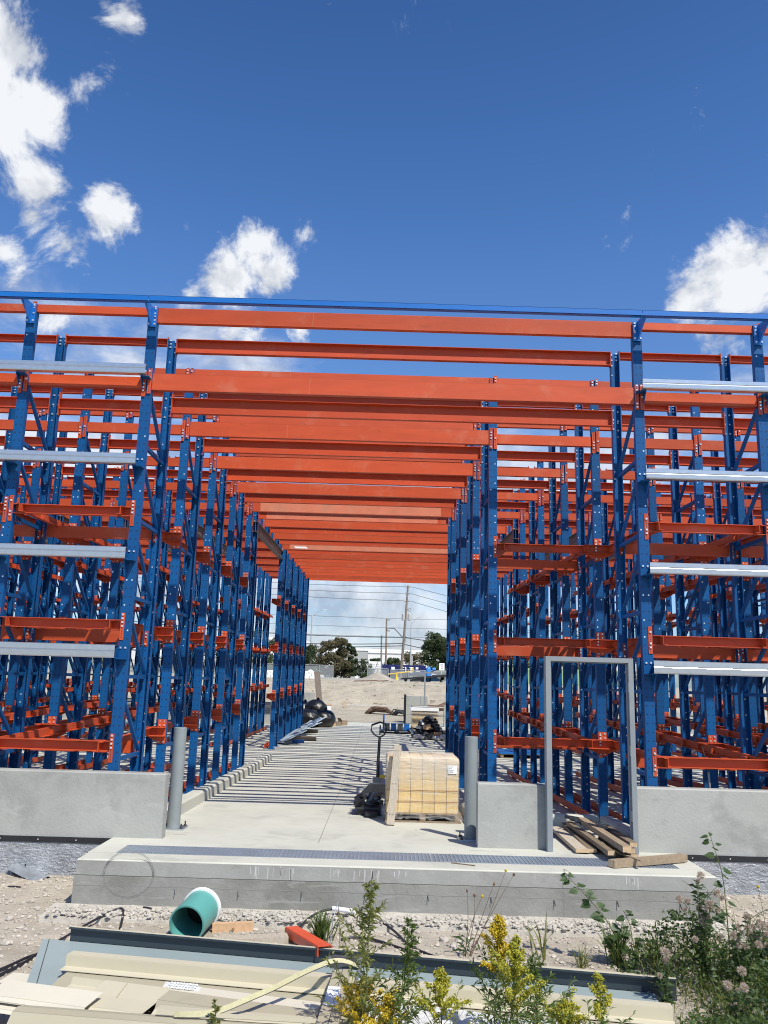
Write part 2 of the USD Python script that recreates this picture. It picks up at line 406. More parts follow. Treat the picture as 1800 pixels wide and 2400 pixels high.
mat('bluegrey_trim', (0.27, 0.325, 0.325), 0.42, var=0.05, scale=1.5)
mat('cream_trim', (0.50, 0.455, 0.335), 0.45, var=0.04, scale=1.5, stain=((0.42, 0.38, 0.28), 2.5, 0.6, 0.15, 0.5))
mat('beige_trim', (0.37, 0.335, 0.24), 0.45, var=0.05, scale=1.5, stain=((0.30, 0.265, 0.19), 3.0, 0.6, 0.15, 0.5))
mat('pale_trim', (0.58, 0.535, 0.43), 0.5, var=0.04, scale=1.5)
mat('white_film', (0.64, 0.64, 0.62), 0.4, var=0.05, bump=(20.0, 0.02))
mat('strap_web', (0.44, 0.41, 0.25), 0.8, var=0.1, scale=40.0)
mat('pipe_teal', (0.09, 0.30, 0.27), 0.4, var=0.05, scale=3.0, stain=((0.30, 0.36, 0.32), 8.0, 0.6, 0.1, 0.5))
mat('cable_black', (0.016, 0.014, 0.02), 0.45, var=0.2)
mat('stem_green', (0.10, 0.12, 0.035), 0.7, var=0.2, scale=20.0)
mat('stem_brown', (0.15, 0.09, 0.045), 0.8, var=0.2, scale=20.0)
mat('leaf_green', (0.045, 0.08, 0.018), 0.55, col2=(0.10, 0.145, 0.03), scale=14.0, trans=(0.17, 0.24, 0.04))
mat('leaf_olive', (0.10, 0.125, 0.03), 0.6, col2=(0.19, 0.195, 0.05), scale=14.0, trans=(0.30, 0.32, 0.07))
mat('leaf_dark', (0.025, 0.055, 0.02), 0.5, col2=(0.07, 0.115, 0.035), scale=10.0, trans=(0.10, 0.18, 0.04))
mat('flower_yellow', (0.56, 0.40, 0.012), 0.7, col2=(0.66, 0.54, 0.05), scale=30.0, trans=(0.6, 0.4, 0.03))
mat('flower_lime', (0.32, 0.33, 0.03), 0.7, col2=(0.52, 0.46, 0.05), scale=30.0, trans=(0.4, 0.4, 0.04))
mat('seed_fluff', (0.50, 0.38, 0.29), 0.9, col2=(0.68, 0.58, 0.48), scale=40.0, trans=(0.5, 0.42, 0.34))
mat('far_leaf', (0.025, 0.045, 0.018), 0.7, col2=(0.075, 0.095, 0.03), scale=0.8, trans=(0.08, 0.12, 0.03))
mat('far_leaf_brown', (0.075, 0.062, 0.028), 0.7, col2=(0.16, 0.135, 0.06), scale=1.0, trans=(0.14, 0.13, 0.05))
mat('bark', (0.10, 0.075, 0.055), 0.9, var=0.2)
mat('orange_channel', (0.60, 0.075, 0.022), 0.5, var=0.08, scale=8.0, stain=((0.62, 0.30, 0.20), 18.0, 0.66, 0.06, 0.6))
mat('silver_worn', (0.42, 0.44, 0.46), 0.35, metal=0.7, var=0.25, scale=9.0)
mat('board_tan', (0.52, 0.33, 0.19), 0.8, var=0.15, scale=8.0, stretch=(3, 12, 3))


def foil_look():
    n = {'g': ('geometry', {}), 'mp': ('mapping', {'scale': (1.0, 1.0, 1.0)}),
         'w1': ('noise_texture', {'scale': 22.0, 'detail': 7.0, 'roughness': 0.6, 'distortion': 1.5}),
         'w2': ('noise_texture', {'scale': 1.0, 'detail': 4.0, 'roughness': 0.5, 'distortion': 1.2}), 'mr': ('mapping', {'scale': (5.0, 5.0, 17.0)}),
         'a': ('math', {'math_type': 'add'}), 'b': ('bump', {'distance': 0.028, 'strength': 0.9}),
         'n': ('noise_texture', {'scale': 4.0, 'detail': 6.0}), 'r': ('rgb_ramp', {'ramp': [(0.3, (0.26, 0.27, 0.29)), (0.7, (0.40, 0.41, 0.43))]}),
         'p': ('principled_bsdf', {'metallic': 0.35, 'roughness': 0.5})}
    l = [('g.position', 'w1.vector'), ('g.position', 'mr.vector'), ('mr.vector', 'w2.vector'), ('w1.fac', 'a.value1'), ('w2.fac', 'a.value2'), ('a.value', 'b.height'), ('b.normal', 'p.normal'),
         ('g.position', 'n.vector'), ('n.fac', 'r.fac'), ('r.color', 'p.base_color')]
    LOOK['foil'] = usdkit.material(stage, '/World/Looks/foil', n, l, surface='p.BSDF')


def wrap_look():
    """clear stretch film: mostly see-through, milky where it is folded"""
    n = {'g': ('geometry', {}), 'mp': ('mapping', {'scale': (1.2, 1.2, 9.0), 'rotation': (0.0, 0.12, 0.0)}),
         'n': ('noise_texture', {'scale': 3.0, 'detail': 7.0, 'roughness': 0.65, 'distortion': 1.2}),
         'sep': ('separate_xyz', {}), 'hz': ('map_range', {'range_type': 'smoothstep', 'from_min': 0.25, 'from_max': 0.75, 'to_min': 0.0, 'to_max': 0.3, 'clamp': True}),
         'ad': ('math', {'math_type': 'add'}),
         'r': ('map_range', {'from_min': 0.42, 'from_max': 0.86, 'to_min': 0.05, 'to_max': 0.5, 'clamp': True}),
         't': ('transparent_bsdf', {'color': (0.97, 0.97, 0.97)}),
         'p': ('principled_bsdf', {'base_color': (0.74, 0.71, 0.67), 'roughness': 0.25}), 'b': ('bump', {'distance': 0.02, 'strength': 0.8}),
         'm': ('mix_closure', {})}
    l = [('g.position', 'mp.vector'), ('mp.vector', 'n.vector'), ('g.position', 'sep.vector'), ('sep.z', 'hz.value'), ('n.fac', 'ad.value1'), ('hz.result', 'ad.value2'),
         ('ad.value', 'r.value'), ('r.result', 'm.fac'), ('t.BSDF', 'm.closure1'), ('p.BSDF', 'm.closure2'), ('n.fac', 'b.height'), ('b.normal', 'p.normal')]
    LOOK['stretch_film'] = usdkit.material(stage, '/World/Looks/stretch_film', n, l, surface='m.closure')


def mesh_look():
    """chain link: woven wires with gaps, far away"""
    n = {'t': ('transparent_bsdf', {'color': (1, 1, 1)}), 'p': ('principled_bsdf', {'base_color': (0.36, 0.38, 0.38), 'roughness': 0.5}), 'm': ('mix_closure', {'fac': 0.28})}
    LOOK['chain_link'] = usdkit.material(stage, '/World/Looks/chain_link', n, [('t.BSDF', 'm.closure1'), ('p.BSDF', 'm.closure2')], surface='m.closure')


foil_look(); wrap_look(); mesh_look()

# ------------------------------------------------------------------ the setting: slab, dock, footing, ground
Y1, STEP = 9.99, 1.07                      # front row of posts, distance between rows of posts
BAY, XL = 1.5546, -3.015                   # bay width, column at the left of the passage
RISE = 0.0225                              # the lane rails climb towards the back
YK = lambda k: Y1 + STEP * k
XC = lambda n: XL + BAY * n
flo = lambda y: -0.0214 * (min(max(y, 8.0), 19.4) - Y1) if y > 9.8 else 0.004


def strip(mb, x0, x1, ys, th=0.16):
    for a, b in zip(ys, ys[1:]):
        za, zb = flo(a), flo(b)
        mb.hexa([(x0, a, za - th), (x1, a, za - th), (x1, b, zb - th), (x0, b, zb - th), (x0, a, za), (x1, a, za), (x1, b, zb), (x0, b, zb)])


import meshkit
slab = thing('concrete_floor', None, None, kind='structure')
JX = -0.605
for x0, x1 in ((-20.0, JX - 0.004), (JX + 0.004, 21.0)):
    for y0, y1 in ((9.802, 19.4), (19.406, 30.0), (30.006, 42.5)):
        m = MB(); strip(m, x0, x1, [y0, y1]); part('slab_panel', m, 'slab_concrete', slab)
m = MB()
for a, b in ((9.802, 19.4), (19.4, 42.5)):
    m.hexa([(JX - 0.02, a, flo(a) - 0.15), (JX + 0.02, a, flo(a) - 0.15), (JX + 0.02, b, flo(b) - 0.15), (JX - 0.02, b, flo(b) - 0.15)] + [(JX - 0.02, a, flo(a) - 0.008), (JX + 0.02, a, flo(a) - 0.008), (JX + 0.02, b, flo(b) - 0.008), (JX - 0.02, b, flo(b) - 0.008)])
part('joint_filler', m, 'joint_dark', slab)

# ground in front, gently uneven, dropping to the excavation on both sides of the dock
gx, gy = np.meshgrid(np.linspace(-30, 30, 221), np.concatenate([np.linspace(-6, 4.9, 12), np.linspace(5, 9.9, 50)]), indexing='ij')
gp = np.stack([gx, gy, 0 * gx], -1).reshape(-1, 3)
gz = -0.50 + 0.055 * meshkit.fbm(gp * 1.3) + 0.02 * meshkit.fbm(gp * 6.0 + 9.0) + 0.06 * np.clip(gp[:, 1] - 8.6, 0, 1.3)
gz += -0.03 * np.clip(6.5 - gp[:, 1], 0, 9)
gp[:, 2] = gz
ni, nj = gx.shape
gi = np.arange(ni * nj).reshape(ni, nj)
gf = np.stack([gi[:-1, :-1], gi[1:, :-1], gi[1:, 1:], gi[:-1, 1:]], -1).reshape(-1, 4)
part('ground', (gp, gf), 'dirt', smooth=True, kind='structure')
from scipy.interpolate import RegularGridInterpolator
_gi = RegularGridInterpolator((gx[:, 0], gy[0]), gz.reshape(ni, nj), bounds_error=False, fill_value=-0.5)
gnd = lambda x, y: float(_gi((x, y)))

# dock slab with the trench cast into it
dock = thing('concrete_dock', 'grey concrete dock sill with a steel grating set along its top', 'dock')
X0, X1, YF, YB = -2.88, 3.38, 8.665, 9.80
TX0, TX1, TY0, TY1 = -2.60, 3.13, 8.985, 9.395
m = MB()
m.cbox(X0, X1, YF, TY0, -0.135, 0.012, 0.012)
part('form_face', MB().box(X0 + 0.004, X1 - 0.004, YF - 0.004, YF - 0.0002, -0.133, -0.002), 'sill_face_shade', dock)  # thin facing, darker than the sill top to paint in the front shade
m.box(X0, TX0, TY0, TY1, -0.135, 0.012); m.box(TX1, X1, TY0, TY1, -0.135, 0.012)
m.box(X0, X1, TY1, YB, -0.135, 0.012)
part('sill', m, 'slab_concrete', dock)
m = MB().box(X0 - 0.012, X1 + 0.012, YF - 0.014, YB, -0.52, -0.139)
part('wall', m, 'old_concrete', dock)
part('trench', MB().box(TX0, TX1, TY0, TY1, -0.138, -0.12), 'joint_dark', dock)
m = MB()
for x in np.linspace(-1.9, 3.0, 9):                                   # snapped-off form ties
    z = -0.24 + 0.02 * rnd.random()
    m.bar((x, YF - 0.014, z), (x + 0.01, YF - 0.04, z - 0.05), 0.005, 0.012)
part('form_tie', m, 'dark_steel', dock, kind='stuff')
m = MB()
xs_ = np.linspace(X0, X1, 140)                                        # wavy cold joint
zc_ = -0.235 + 0.012 * meshkit.fbm(np.stack([xs_ * 1.5, 0 * xs_, 0 * xs_], 1)) + 0.006 * meshkit.fbm(np.stack([xs_ * 9, 0 * xs_ + 3, 0 * xs_], 1))
m.tube(np.stack([xs_, np.full(140, YF - 0.0138), zc_], 1), 0.0022, 4)
part('cold_joint', m, 'scuff_grey', dock)
m = MB()
for i in range(46):                                                   # pale drips below the sill
    x = rnd.choice([-1.15, -0.9, -0.75, -0.35, -0.1, 0.05, 0.3, 2.55]) + rnd.gauss(0, 0.05)
    z0_ = rnd.uniform(-0.03, -0.005); ln_ = rnd.uniform(0.03, 0.12)
    m.box(x, x + rnd.uniform(0.003, 0.008), YF - 0.0052, YF - 0.0043, max(z0_ - ln_, -0.131), z0_)
part('drips', m, 'drip_white', dock, kind='stuff')
m = MB()
for i in range(30):                                                   # blow holes and chips
    x, z = rnd.uniform(X0 + 0.1, X1 - 0.1), rnd.uniform(-0.42, -0.16)
    m.disc((x, YF - 0.0146, z), rnd.uniform(0.003, 0.009))
part('blow_holes', m, 'joint_dark', dock, kind='stuff')
part('pour_joint', MB().box(1.865, 1.871, YF - 0.0148, YF - 0.0142, -0.5, -0.14).box(1.865, 1.871, YF - 0.005, YF - 0.0042, -0.131, -0.004), 'scuff_grey', dock)
m = MB()
a = np.linspace(0, 2 * math.pi, 40)
for r in (0.215, 0.205):                                              # ring left by a drum of paint
    m.tube(np.stack([-2.36 + r * np.cos(a) * 1.15, np.full(40, YF - 0.0145), -0.115 + r * np.sin(a)], 1), 0.0022, 4)
part('ring_mark', m, 'scuff_grey', dock)

grate = thing('trench_grating', 'long galvanised drain grating in the dock sill', 'grating')
m = MB()
for y0, y1 in ((TY0, TY0 + 0.012), (TY1 - 0.012, TY1)):
    m.box(TX0, TX1, y0, y1, -0.03, 0.0135)
part('frame', m, 'grating_steel', grate)
for y in np.linspace(TY0 + 0.06, TY1 - 0.06, 8):
    part('long_bar', MB().box(TX0 + 0.005, TX1 - 0.005, y - 0.004, y + 0.004, -0.022, 0.010), 'grating_steel', grate)
m = MB()
for x in np.arange(TX0 + 0.02, TX1 - 0.01, 0.042):
    m.box(x, x + 0.0065, TY0 + 0.013, TY1 - 0.013, -0.018, 0.0145)
part('cross_bars', m, 'grating_steel', grate, kind='stuff')
m = MB()
for x in (-0.95, 0.6, 2.0):
    m.box(x, x + 0.014, TY0 + 0.0135, TY1 - 0.0135, -0.03, 0.0152)
part('end_bars', m, 'grating_steel', grate, kind='stuff')

m = MB()                                                              # spilled concrete along the footing
n = 64
xs = np.linspace(-3.05, 3.75, n)
fr = 8.24 + 0.05 * meshkit.fbm(np.stack([xs * 2, 0 * xs, 0 * xs], 1))
top = -0.405 + 0.018 * meshkit.fbm(np.stack([xs * 3, 0 * xs + 5, 0 * xs], 1))
for i in range(n - 1):
    m.hexa([(xs[i], fr[i], -0.6), (xs[i + 1], fr[i + 1], -0.6), (xs[i + 1], 8.66, -0.6), (xs[i], 8.66, -0.6), (xs[i], fr[i] + 0.03, top[i] - 0.03), (xs[i + 1], fr[i + 1] + 0.03, top[i + 1] - 0.03), (xs[i + 1], 8.66, top[i + 1]), (xs[i], 8.66, top[i])])
part('footing', m, 'ledge_concrete', kind='structure')

# low walls in front of the racks
ZT = 0.70


def low_wall(x0, x1, label, foil):
    w = thing('low_wall', label, 'wall')
    part('wall_body', MB().cbox(x0, x1, 9.79, 9.965, -0.02 if foil else flo(9.85) + 0.003, ZT, 0.012), 'wall_concrete', w)
    if foil:
        part('drip_strip', MB().box(x0, x1, 9.772, 9.79, -0.055, 0.003), 'rubber_black', w)
        part('foil_sheet', MB().box(x0, x1, 9.782, 9.86, -0.62, -0.058), 'foil', w)
        m = MB()
        for x in np.arange(max(x0, -6) + 0.2, min(x1, 7), 0.42):
            m.disc((x, 9.7712, -0.026), 0.008)
        part('fixing', m, 'bolt_zinc', w, kind='stuff')
    return w


low_wall(-9.0, -2.345, 'long low concrete wall left of the passage, foil sheet below it', True)
low_wall(1.17, 1.975, 'short square block of concrete wall between the passage and the steel door frame', False)
low_wall(2.93, 10.0, 'long low concrete wall right of the steel door frame, foil sheet below it', True)
m = MB()

# steel door frame standing in the gap
df = thing('door_frame', 'empty grey steel door frame standing in the wall gap', 'door frame')
part('jamb', MB().box(1.922, 1.978, 9.66, 9.785, 0.013, 2.13).box(1.9785, 1.99, 9.70, 9.74, 0.013, 2.08), 'frame_grey', df)
part('jamb', MB().box(2.868, 2.924, 9.66, 9.785, 0.013, 2.13).box(2.856, 2.8675, 9.70, 9.74, 0.013, 2.08), 'frame_grey', df)
part('head', MB().box(1.9785, 2.8675, 9.66, 9.785, 2.078, 2.13).box(1.99, 2.856, 9.70, 9.74, 2.066, 2.0775), 'frame_grey', df)
for z in (0.35, 1.05, 1.75):
    part('hinge', MB().box(2.861, 2.8675, 9.668, 9.694, z, z + 0.11), 'galvanised', df)


def bollard(x, y, label):
    b = thing('bollard', label, 'bollard', (x, y, flo(y)), group='steel bollards at the mouth of the passage')
    part('post', MB().lathe((0, 0, 0), [(0.0, 0.0), (0.078, 0.0), (0.078, 1.172), (0.074, 1.18), (0.0, 1.18)], 28), 'bollard_grey', b, smooth=40)
    part('base_plate', MB().cbox(-0.15, 0.15, -0.14, 0.14, 0.001, 0.022, 0.003), 'galvanised', b)
    for sx in (-1, 1):
        for sy in (-1, 1):
            part('anchor_bolt', MB().cyl((sx * 0.118, sy * 0.108, 0.02), (sx * 0.118, sy * 0.108, 0.075), 0.009, 6).cyl((sx * 0.118, sy * 0.108, 0.021), (sx * 0.118, sy * 0.108, 0.036), 0.018, 6), 'dark_steel', b)


bollard(-2.40, 10.58, 'grey steel bollard at the end of the left low wall')
bollard(1.155, 10.36, 'grey steel bollard beside the short concrete wall block')


def kerb(pts, label):
    k = thing('kerb', label, 'kerb')
    (xa, ya), (xb, yb), w = pts
    d = V(xb - xa, yb - ya, 0); L = np.linalg.norm(d); d /= L
    s = V(-d[1], d[0], 0) * w / 2
    segs = np.arange(0, L, 2.4).tolist() + [L]
    for a, b in zip(segs, segs[1:]):
        if b - a < 0.05:
            continue
        p, q = V(xa, ya, 0) + d * (a + 0.003), V(xa, ya, 0) + d * (b - 0.003)
        m = MB()
        rows = []
        for c in (p, q):
            z = flo(c[1])
            rows.append([c - s + V(0, 0, z - 0.05), c + s + V(0, 0, z - 0.05), c + s + V(0, 0, z + 0.14), c + s * 0.72 + V(0, 0, z + 0.17), c - s * 0.72 + V(0, 0, z + 0.17), c - s + V(0, 0, z + 0.14)])
        v = np.array(rows).reshape(-1, 3)
        f = [[i, (i + 1) % 6, 6 + (i + 1) % 6, 6 + i] for i in range(6)]
        m.add(v, f); m.add(v, [[0, 5, 4, 1], [1, 4, 3, 2], [6, 7, 10, 11], [7, 8, 9, 10]])
        part('kerb_length', m, 'slab_concrete', k)


kerb(((-2.67, 9.98), (-2.67, 21.6), 0.19), 'pale concrete kerb along the left side of the passage')
kerb(((1.36, 11.2), (1.36, 21.6), 0.19), 'pale concrete kerb behind the wrapped load on the right of the passage')
kerb(((1.95, 11.62), (2.98, 11.62), 0.19), 'short concrete kerb across the floor behind the door frame')
kerb(((3.08, 11.55), (3.08, 10.2), 0.19), 'short concrete kerb running back from the right door jamb')

# ------------------------------------------------------------------ the rack
ZTOP, ZT2 = 6.42, 5.42
LEV = (0.968, 2.364, 3.740)
W, D, T = 0.12, 0.078, 0.006


def make_frame(row, sides, arms, name, label, group, loc):
    """one upright frame: front post (web to the front), rear post (web to the back), braces, lane arms"""
    k = 2 * row
    z0 = flo(YK(k)); z1 = flo(YK(k + 1))
    fr = thing(name, label, 'rack upright', loc, group=group)
    top = ZTOP - z0
    # front post
    u = sub('post', fr)
    m = MB().box(-W / 2, W / 2, 0, T, 0.012, top)
    part('web', m, 'blue_paint', u)
    part('flange', MB().box(-W / 2, -W / 2 + T, T, D, 0.012, top), 'blue_paint', u)
    part('flange', MB().box(W / 2 - T, W / 2, T, D, 0.012, top), 'blue_paint', u)
    part('base_plate', MB().box(-0.1, 0.1, -0.05, 0.13, 0.001, 0.0115), 'blue_paint', u)
    mh, mbz = MB(), MB()
    zs = np.arange(0.10, top - 0.05, 0.1)
    r2 = random.Random(row * 7 + len(sides))
    lit = [r2.random() for _ in range(7)]
    for i, z in enumerate(zs):
        for x in (-0.032, 0.032):
            (mbz if (z > 2.2 and r2.random() < 0.16) else mh).disc((x, -0.0012, z), 0.0105)
    part('holes', mh, 'hole_dark', u, kind='stuff')
    part('bolts', mbz, 'bolt_zinc', u, kind='stuff')
    # rear post
    dy, dz = STEP, z1 - z0
    u = sub('post', fr)
    t2 = ZTOP - z0
    part('web', MB().box(-W / 2, W / 2, dy - T, dy, dz + 0.012, t2), 'blue_paint', u)
    part('flange', MB().box(-W / 2, -W / 2 + T, dy - D, dy - T, dz + 0.012, t2), 'blue_paint', u)
    part('flange', MB().box(W / 2 - T, W / 2, dy - D, dy - T, dz + 0.012, t2), 'blue_paint', u)
    part('base_plate', MB().box(-0.1, 0.1, dy - 0.13, dy + 0.05, dz + 0.001, dz + 0.0115), 'blue_paint', u)
    mh, mbz = MB(), MB()
    for z in zs:
        for x in (-0.032, 0.032):
            (mbz if r2.random() < 0.22 else mh).disc((x, dy - T - 0.0012, z), 0.0105)
    part('holes', mh, 'hole_dark', u, kind='stuff')
    part('bolts', mbz, 'bolt_zinc', u, kind='stuff')
    # bracing
    for i in range(5):
        zh = 0.81 + 0.95 * i - z0
        part('horizontal_brace', MB().box(-0.022, 0.022, D + 0.001, dy - D - 0.001, zh - 0.022, zh + 0.022), 'blue_paint', fr)
        part('diagonal_brace', MB().bar((0, D - 0.01, zh + 0.79), (0, dy - D + 0.01, zh + 0.045), 0.04, 0.036), 'blue_paint', fr)
    # lane arms on the front post
    ms = MB()
    for L in (LEV if arms else ()):
        zc = L + RISE * STEP * k - z0
        a = sub('lane_arm', fr)
        part('face_plate', MB().box(-W / 2 + 0.002, W / 2 - 0.002, -0.009, -0.0015, zc - 0.165, zc + 0.165), 'orange_paint', a)
        xa = -0.215 if 'l' in sides else -W / 2
        xb = 0.215 if 'r' in sides else W / 2
        m = MB().box(xa, xb, -0.075, -0.0095, zc + 0.052, zc + 0.06).box(xa, xb, -0.075, -0.0095, zc - 0.066, zc - 0.058)
        part('bracket', m, 'orange_paint', a)
        m = MB()
        if 'l' in sides:
            m.hexa([(-W / 2, -0.0095, zc - 0.14), (-W / 2, -0.009, zc - 0.067), (xa + 0.02, -0.009, zc - 0.067), (xa + 0.02, -0.0095, zc - 0.075), (-W / 2, -0.002, zc - 0.14), (-W / 2, -0.002, zc - 0.067), (xa + 0.02, -0.002, zc - 0.067), (xa + 0.02, -0.002, zc - 0.075)])
            m.box(xa, -W / 2 - 0.002, -0.0095, -0.002, zc - 0.068, zc + 0.052)
            part('gusset', m, 'orange_paint', a)
        m = MB()
        if 'r' in sides:
            m.hexa([(W / 2, -0.0095, zc - 0.14), (W / 2, -0.009, zc - 0.067), (xb - 0.02, -0.009, zc - 0.067), (xb - 0.02, -0.0095, zc - 0.075), (W / 2, -0.002, zc - 0.14), (W / 2, -0.002, zc - 0.067), (xb - 0.02, -0.002, zc - 0.067), (xb - 0.02, -0.002, zc - 0.075)])
            m.box(W / 2 + 0.002, xb, -0.0095, -0.002, zc - 0.068, zc + 0.052)
        if m.n:
            part('gusset', m, 'orange_paint', a)
        for x in (-0.03, 0.03):
            for z in (0.085, 0.14, -0.14):
                if rnd.random() < 0.75:
                    ms.box(x - 0.009, x + 0.009, -0.02, -0.0095, zc + z - 0.009, zc + z + 0.009)
                else:
                    ms.disc((x, -0.0098, zc + z), 0.008)
    if ms.n:
        part('arm_bolts', ms, 'bolt_zinc', fr, kind='stuff')
    return fr


FIRST = {}


def col_words(n):
    if n <= 0:
        return f'{ORD[1 - n]} column left of the passage'
    return f'{ORD[n - 2]} column right of the passage' if n >= 3 else ''


def place_frame(row, n):
    sides = 'l' if n == 0 else 'r' if (n == 3 or (n == 4 and row == 0)) else 'lr'
    block = 'front block' if row < 5 else 'rear block'
    r = row + 1 if row < 5 else row - 6
    label = f'blue rack frame, {col_words(n)}, {ORD[r]} from front of {block}'
    loc = (XC(n), YK(2 * row), flo(YK(2 * row)))
    arms = not (row == 0 or (row == 1 and n == 3))
    key = (row, sides, arms)
    if key not in FIRST:
        FIRST[key] = make_frame(row, sides, arms, 'rack_upright', label, 'blue upright frames of the rack', loc)
    else:
        dup(FIRST[key], 'rack_upright', label, 'rack upright', loc, group='blue upright frames of the rack')


for row in range(5):
    for n in list(range(0, -6, -1)) + ([4, 5, 6, 7, 8, 9] if row == 0 else [3, 4, 5, 6, 7, 8, 9]):
        place_frame(row, n)
for row in range(7, 12):
    for n in list(range(0, -9, -1)) + list(range(4, 12)):
        place_frame(row, n)


def channel_beam(L, h, rear, plate, name, label, cat, group, loc, look='orange_paint', dust=None, front_plates=False):
    """a beam of length L between post centres, its axis at local x = 0..L, y = 0 on the face of the posts, z = 0 at its centre"""
    b = thing(name, label, cat, loc, group=group)
    x0, x1 = W / 2 + 0.003, L - W / 2 - 0.003
    y0, y1 = (-0.085, -0.012) if rear else (0.002, 0.075)
    t = 0.007
    if rear:      # open side to the front: web at the back
        part('web', MB().box(x0, x1, y1 - t, y1, -h / 2 + t, h / 2 - t), look, b)
    else:
        part('web', MB().box(x0, x1, y0, y0 + t, -h / 2 + t, h / 2 - t), look, b)
    part('flange', MB().box(x0, x1, y0, y1, h / 2 - t, h / 2), look, b)
    part('flange', MB().box(x0, x1, y0, y1, -h / 2, -h / 2 + t), look, b)
    if L > 3 and not rear and h > 0.15:
        part('splice_seam', MB().box(0.33 * L, 0.33 * L + 0.003, y0 - 0.0012, y0 - 0.0002, -h / 2 + t, h / 2 - t), 'dust_brown', b)
    if dust:
        xs = (x0 + (0.18 if L > 3 else 0.02), x1 - 0.25)
        yy = (y0 - 0.0016, y0 - 0.0004) if not rear else (y1 - t - 0.0016, y1 - t - 0.0004)
        part('dusty_face', MB().box(*xs, *yy, -h / 2 + t + 0.004, h / 2 - t - 0.004), 'orange_dusty', b)
    ms, mh = MB(), MB()
    if rear and not front_plates:                                     # plates clasp the sides of the channel post, bolts show inside it
        for xa, s in ((W / 2 + 0.0015, 1), (L - W / 2 - 0.0085, -1)):
            part('end_plate', MB().box(xa, xa + 0.007, -D - 0.004, 0.004, -plate / 2, plate / 2), look, b)
        for xa in (0.034, L - 0.034):
            for z in (-plate / 2 + 0.03, 0.0, plate / 2 - 0.03):
                ms.box(xa - 0.010, xa + 0.010, -0.020, -0.0065, z - 0.010, z + 0.010)
    else:
        yp = -0.0175 if not rear else -D - 0.0125
        for xa in (0.010, L - 0.056):
            off = 0.0 if xa < 1 else -0.02
            part('end_plate', MB().box(xa, xa + 0.046, yp, yp + 0.007, -plate / 2 + off, plate / 2 + off), look, b)
            for z in np.arange(-plate / 2 + 0.03, plate / 2, 0.0225):
                mh.disc((xa + 0.023, yp - 0.0008, z + off), 0.0062)
            for z in np.arange(-plate / 2 + 0.03, plate / 2, 0.045):
                xx, zz = xa + 0.023, z + off
                if rnd.random() < 0.4:
                    ms.box(xx - 0.010, xx + 0.010, yp - 0.012, yp, zz - 0.010, zz + 0.010)
    for name_, mm_, lk_ in (('plate_bolts', ms, 'bolt_zinc'), ('plate_holes', mh, 'hole_dark')):
        if mm_.n:
            part(name_, mm_, lk_, b, kind='stuff')
    return b


PROTO = {}


def put_beam(key, make, name, label, cat, group, loc):
    if key in PROTO:
        return dup(PROTO[key], name, label, cat, loc, group=group)
    PROTO[key] = make(name, label, cat, group, loc)
    return PROTO[key]


far = MB()
for k in range(24):
    rear = k % 2 == 1
    y = YK(k)
    z2, zt = ZT2 + RISE * (y - Y1), ZTOP - 0.10
    n1 = 4 if k < 2 or k >= 10 else 3
    L = BAY * n1
    dusty = k in (8, 9, 14)
    for tier, zc, h, pl in (('upper', zt, 0.20, 0.22), ('lower', z2, 0.22, 0.33)):
        bm = put_beam(('passage', n1, rear, tier, dusty, k == 14), lambda *a: channel_beam(L, h, rear, pl, *a, dust=dusty), 'passage_beam',
                 f'long orange beam across the passage, {tier} tier, {ORD[k + 1]} row back', 'beam', 'orange beams spanning the passage', (XL, y, zc))
        if k == 14 and tier == 'lower':
            part('torn_sticker', MB().hexa([(0.42, -0.0036, -0.07), (0.80, -0.0036, -0.07), (0.80, -0.0026, -0.07), (0.42, -0.0026, -0.07), (0.36, -0.0036, -0.015), (0.74, -0.0036, -0.015), (0.74, -0.0026, -0.015), (0.36, -0.0026, -0.015)]), 'label_white', bm)
    for n in list(range(-1, -9, -1)) + list(range(n1, 12)):
        if k < 10 and not (-5 <= n <= 8):
            continue
        for tier, zc, h, pl in (('upper', zt + 0.05, 0.10, 0.16), ('lower', z2 - 0.02, 0.15, 0.33)):
            if k < 10:
                side = 'left' if n < 0 else 'right'
                nn = -n if n < 0 else n - 2
                put_beam(('bay', rear, tier), lambda *a: channel_beam(BAY, h, rear, pl, *a), 'rack_beam',
                         f'short orange beam, {tier} tier, {ORD[k + 1]} row back, {ORD[nn]} bay {side} of passage', 'beam', 'short orange beams of the rack bays', (XC(n), y, zc))
            else:
                x0, x1 = XC(n) + W / 2, XC(n + 1) - W / 2
                ya = y + (0.002 if not rear else -0.085)
                far.box(x0, x1, ya if not rear else ya + 0.066, ya + 0.007 if not rear else ya + 0.073, zc - h / 2, zc + h / 2)
                far.box(x0, x1, ya + 0.0071 if not rear else ya, ya + 0.073 if not rear else ya + 0.0659, zc + h / 2 - 0.007, zc + h / 2)
                far.box(x0, x1, ya + 0.0071 if not rear else ya, ya + 0.073 if not rear else ya + 0.0659, zc - h / 2, zc - h / 2 + 0.007)
o = part('distant_rack_beams', far, 'orange_paint')
tag(o, 'short orange beams of the far rack bays, too many to count', 'beams', kind='stuff')

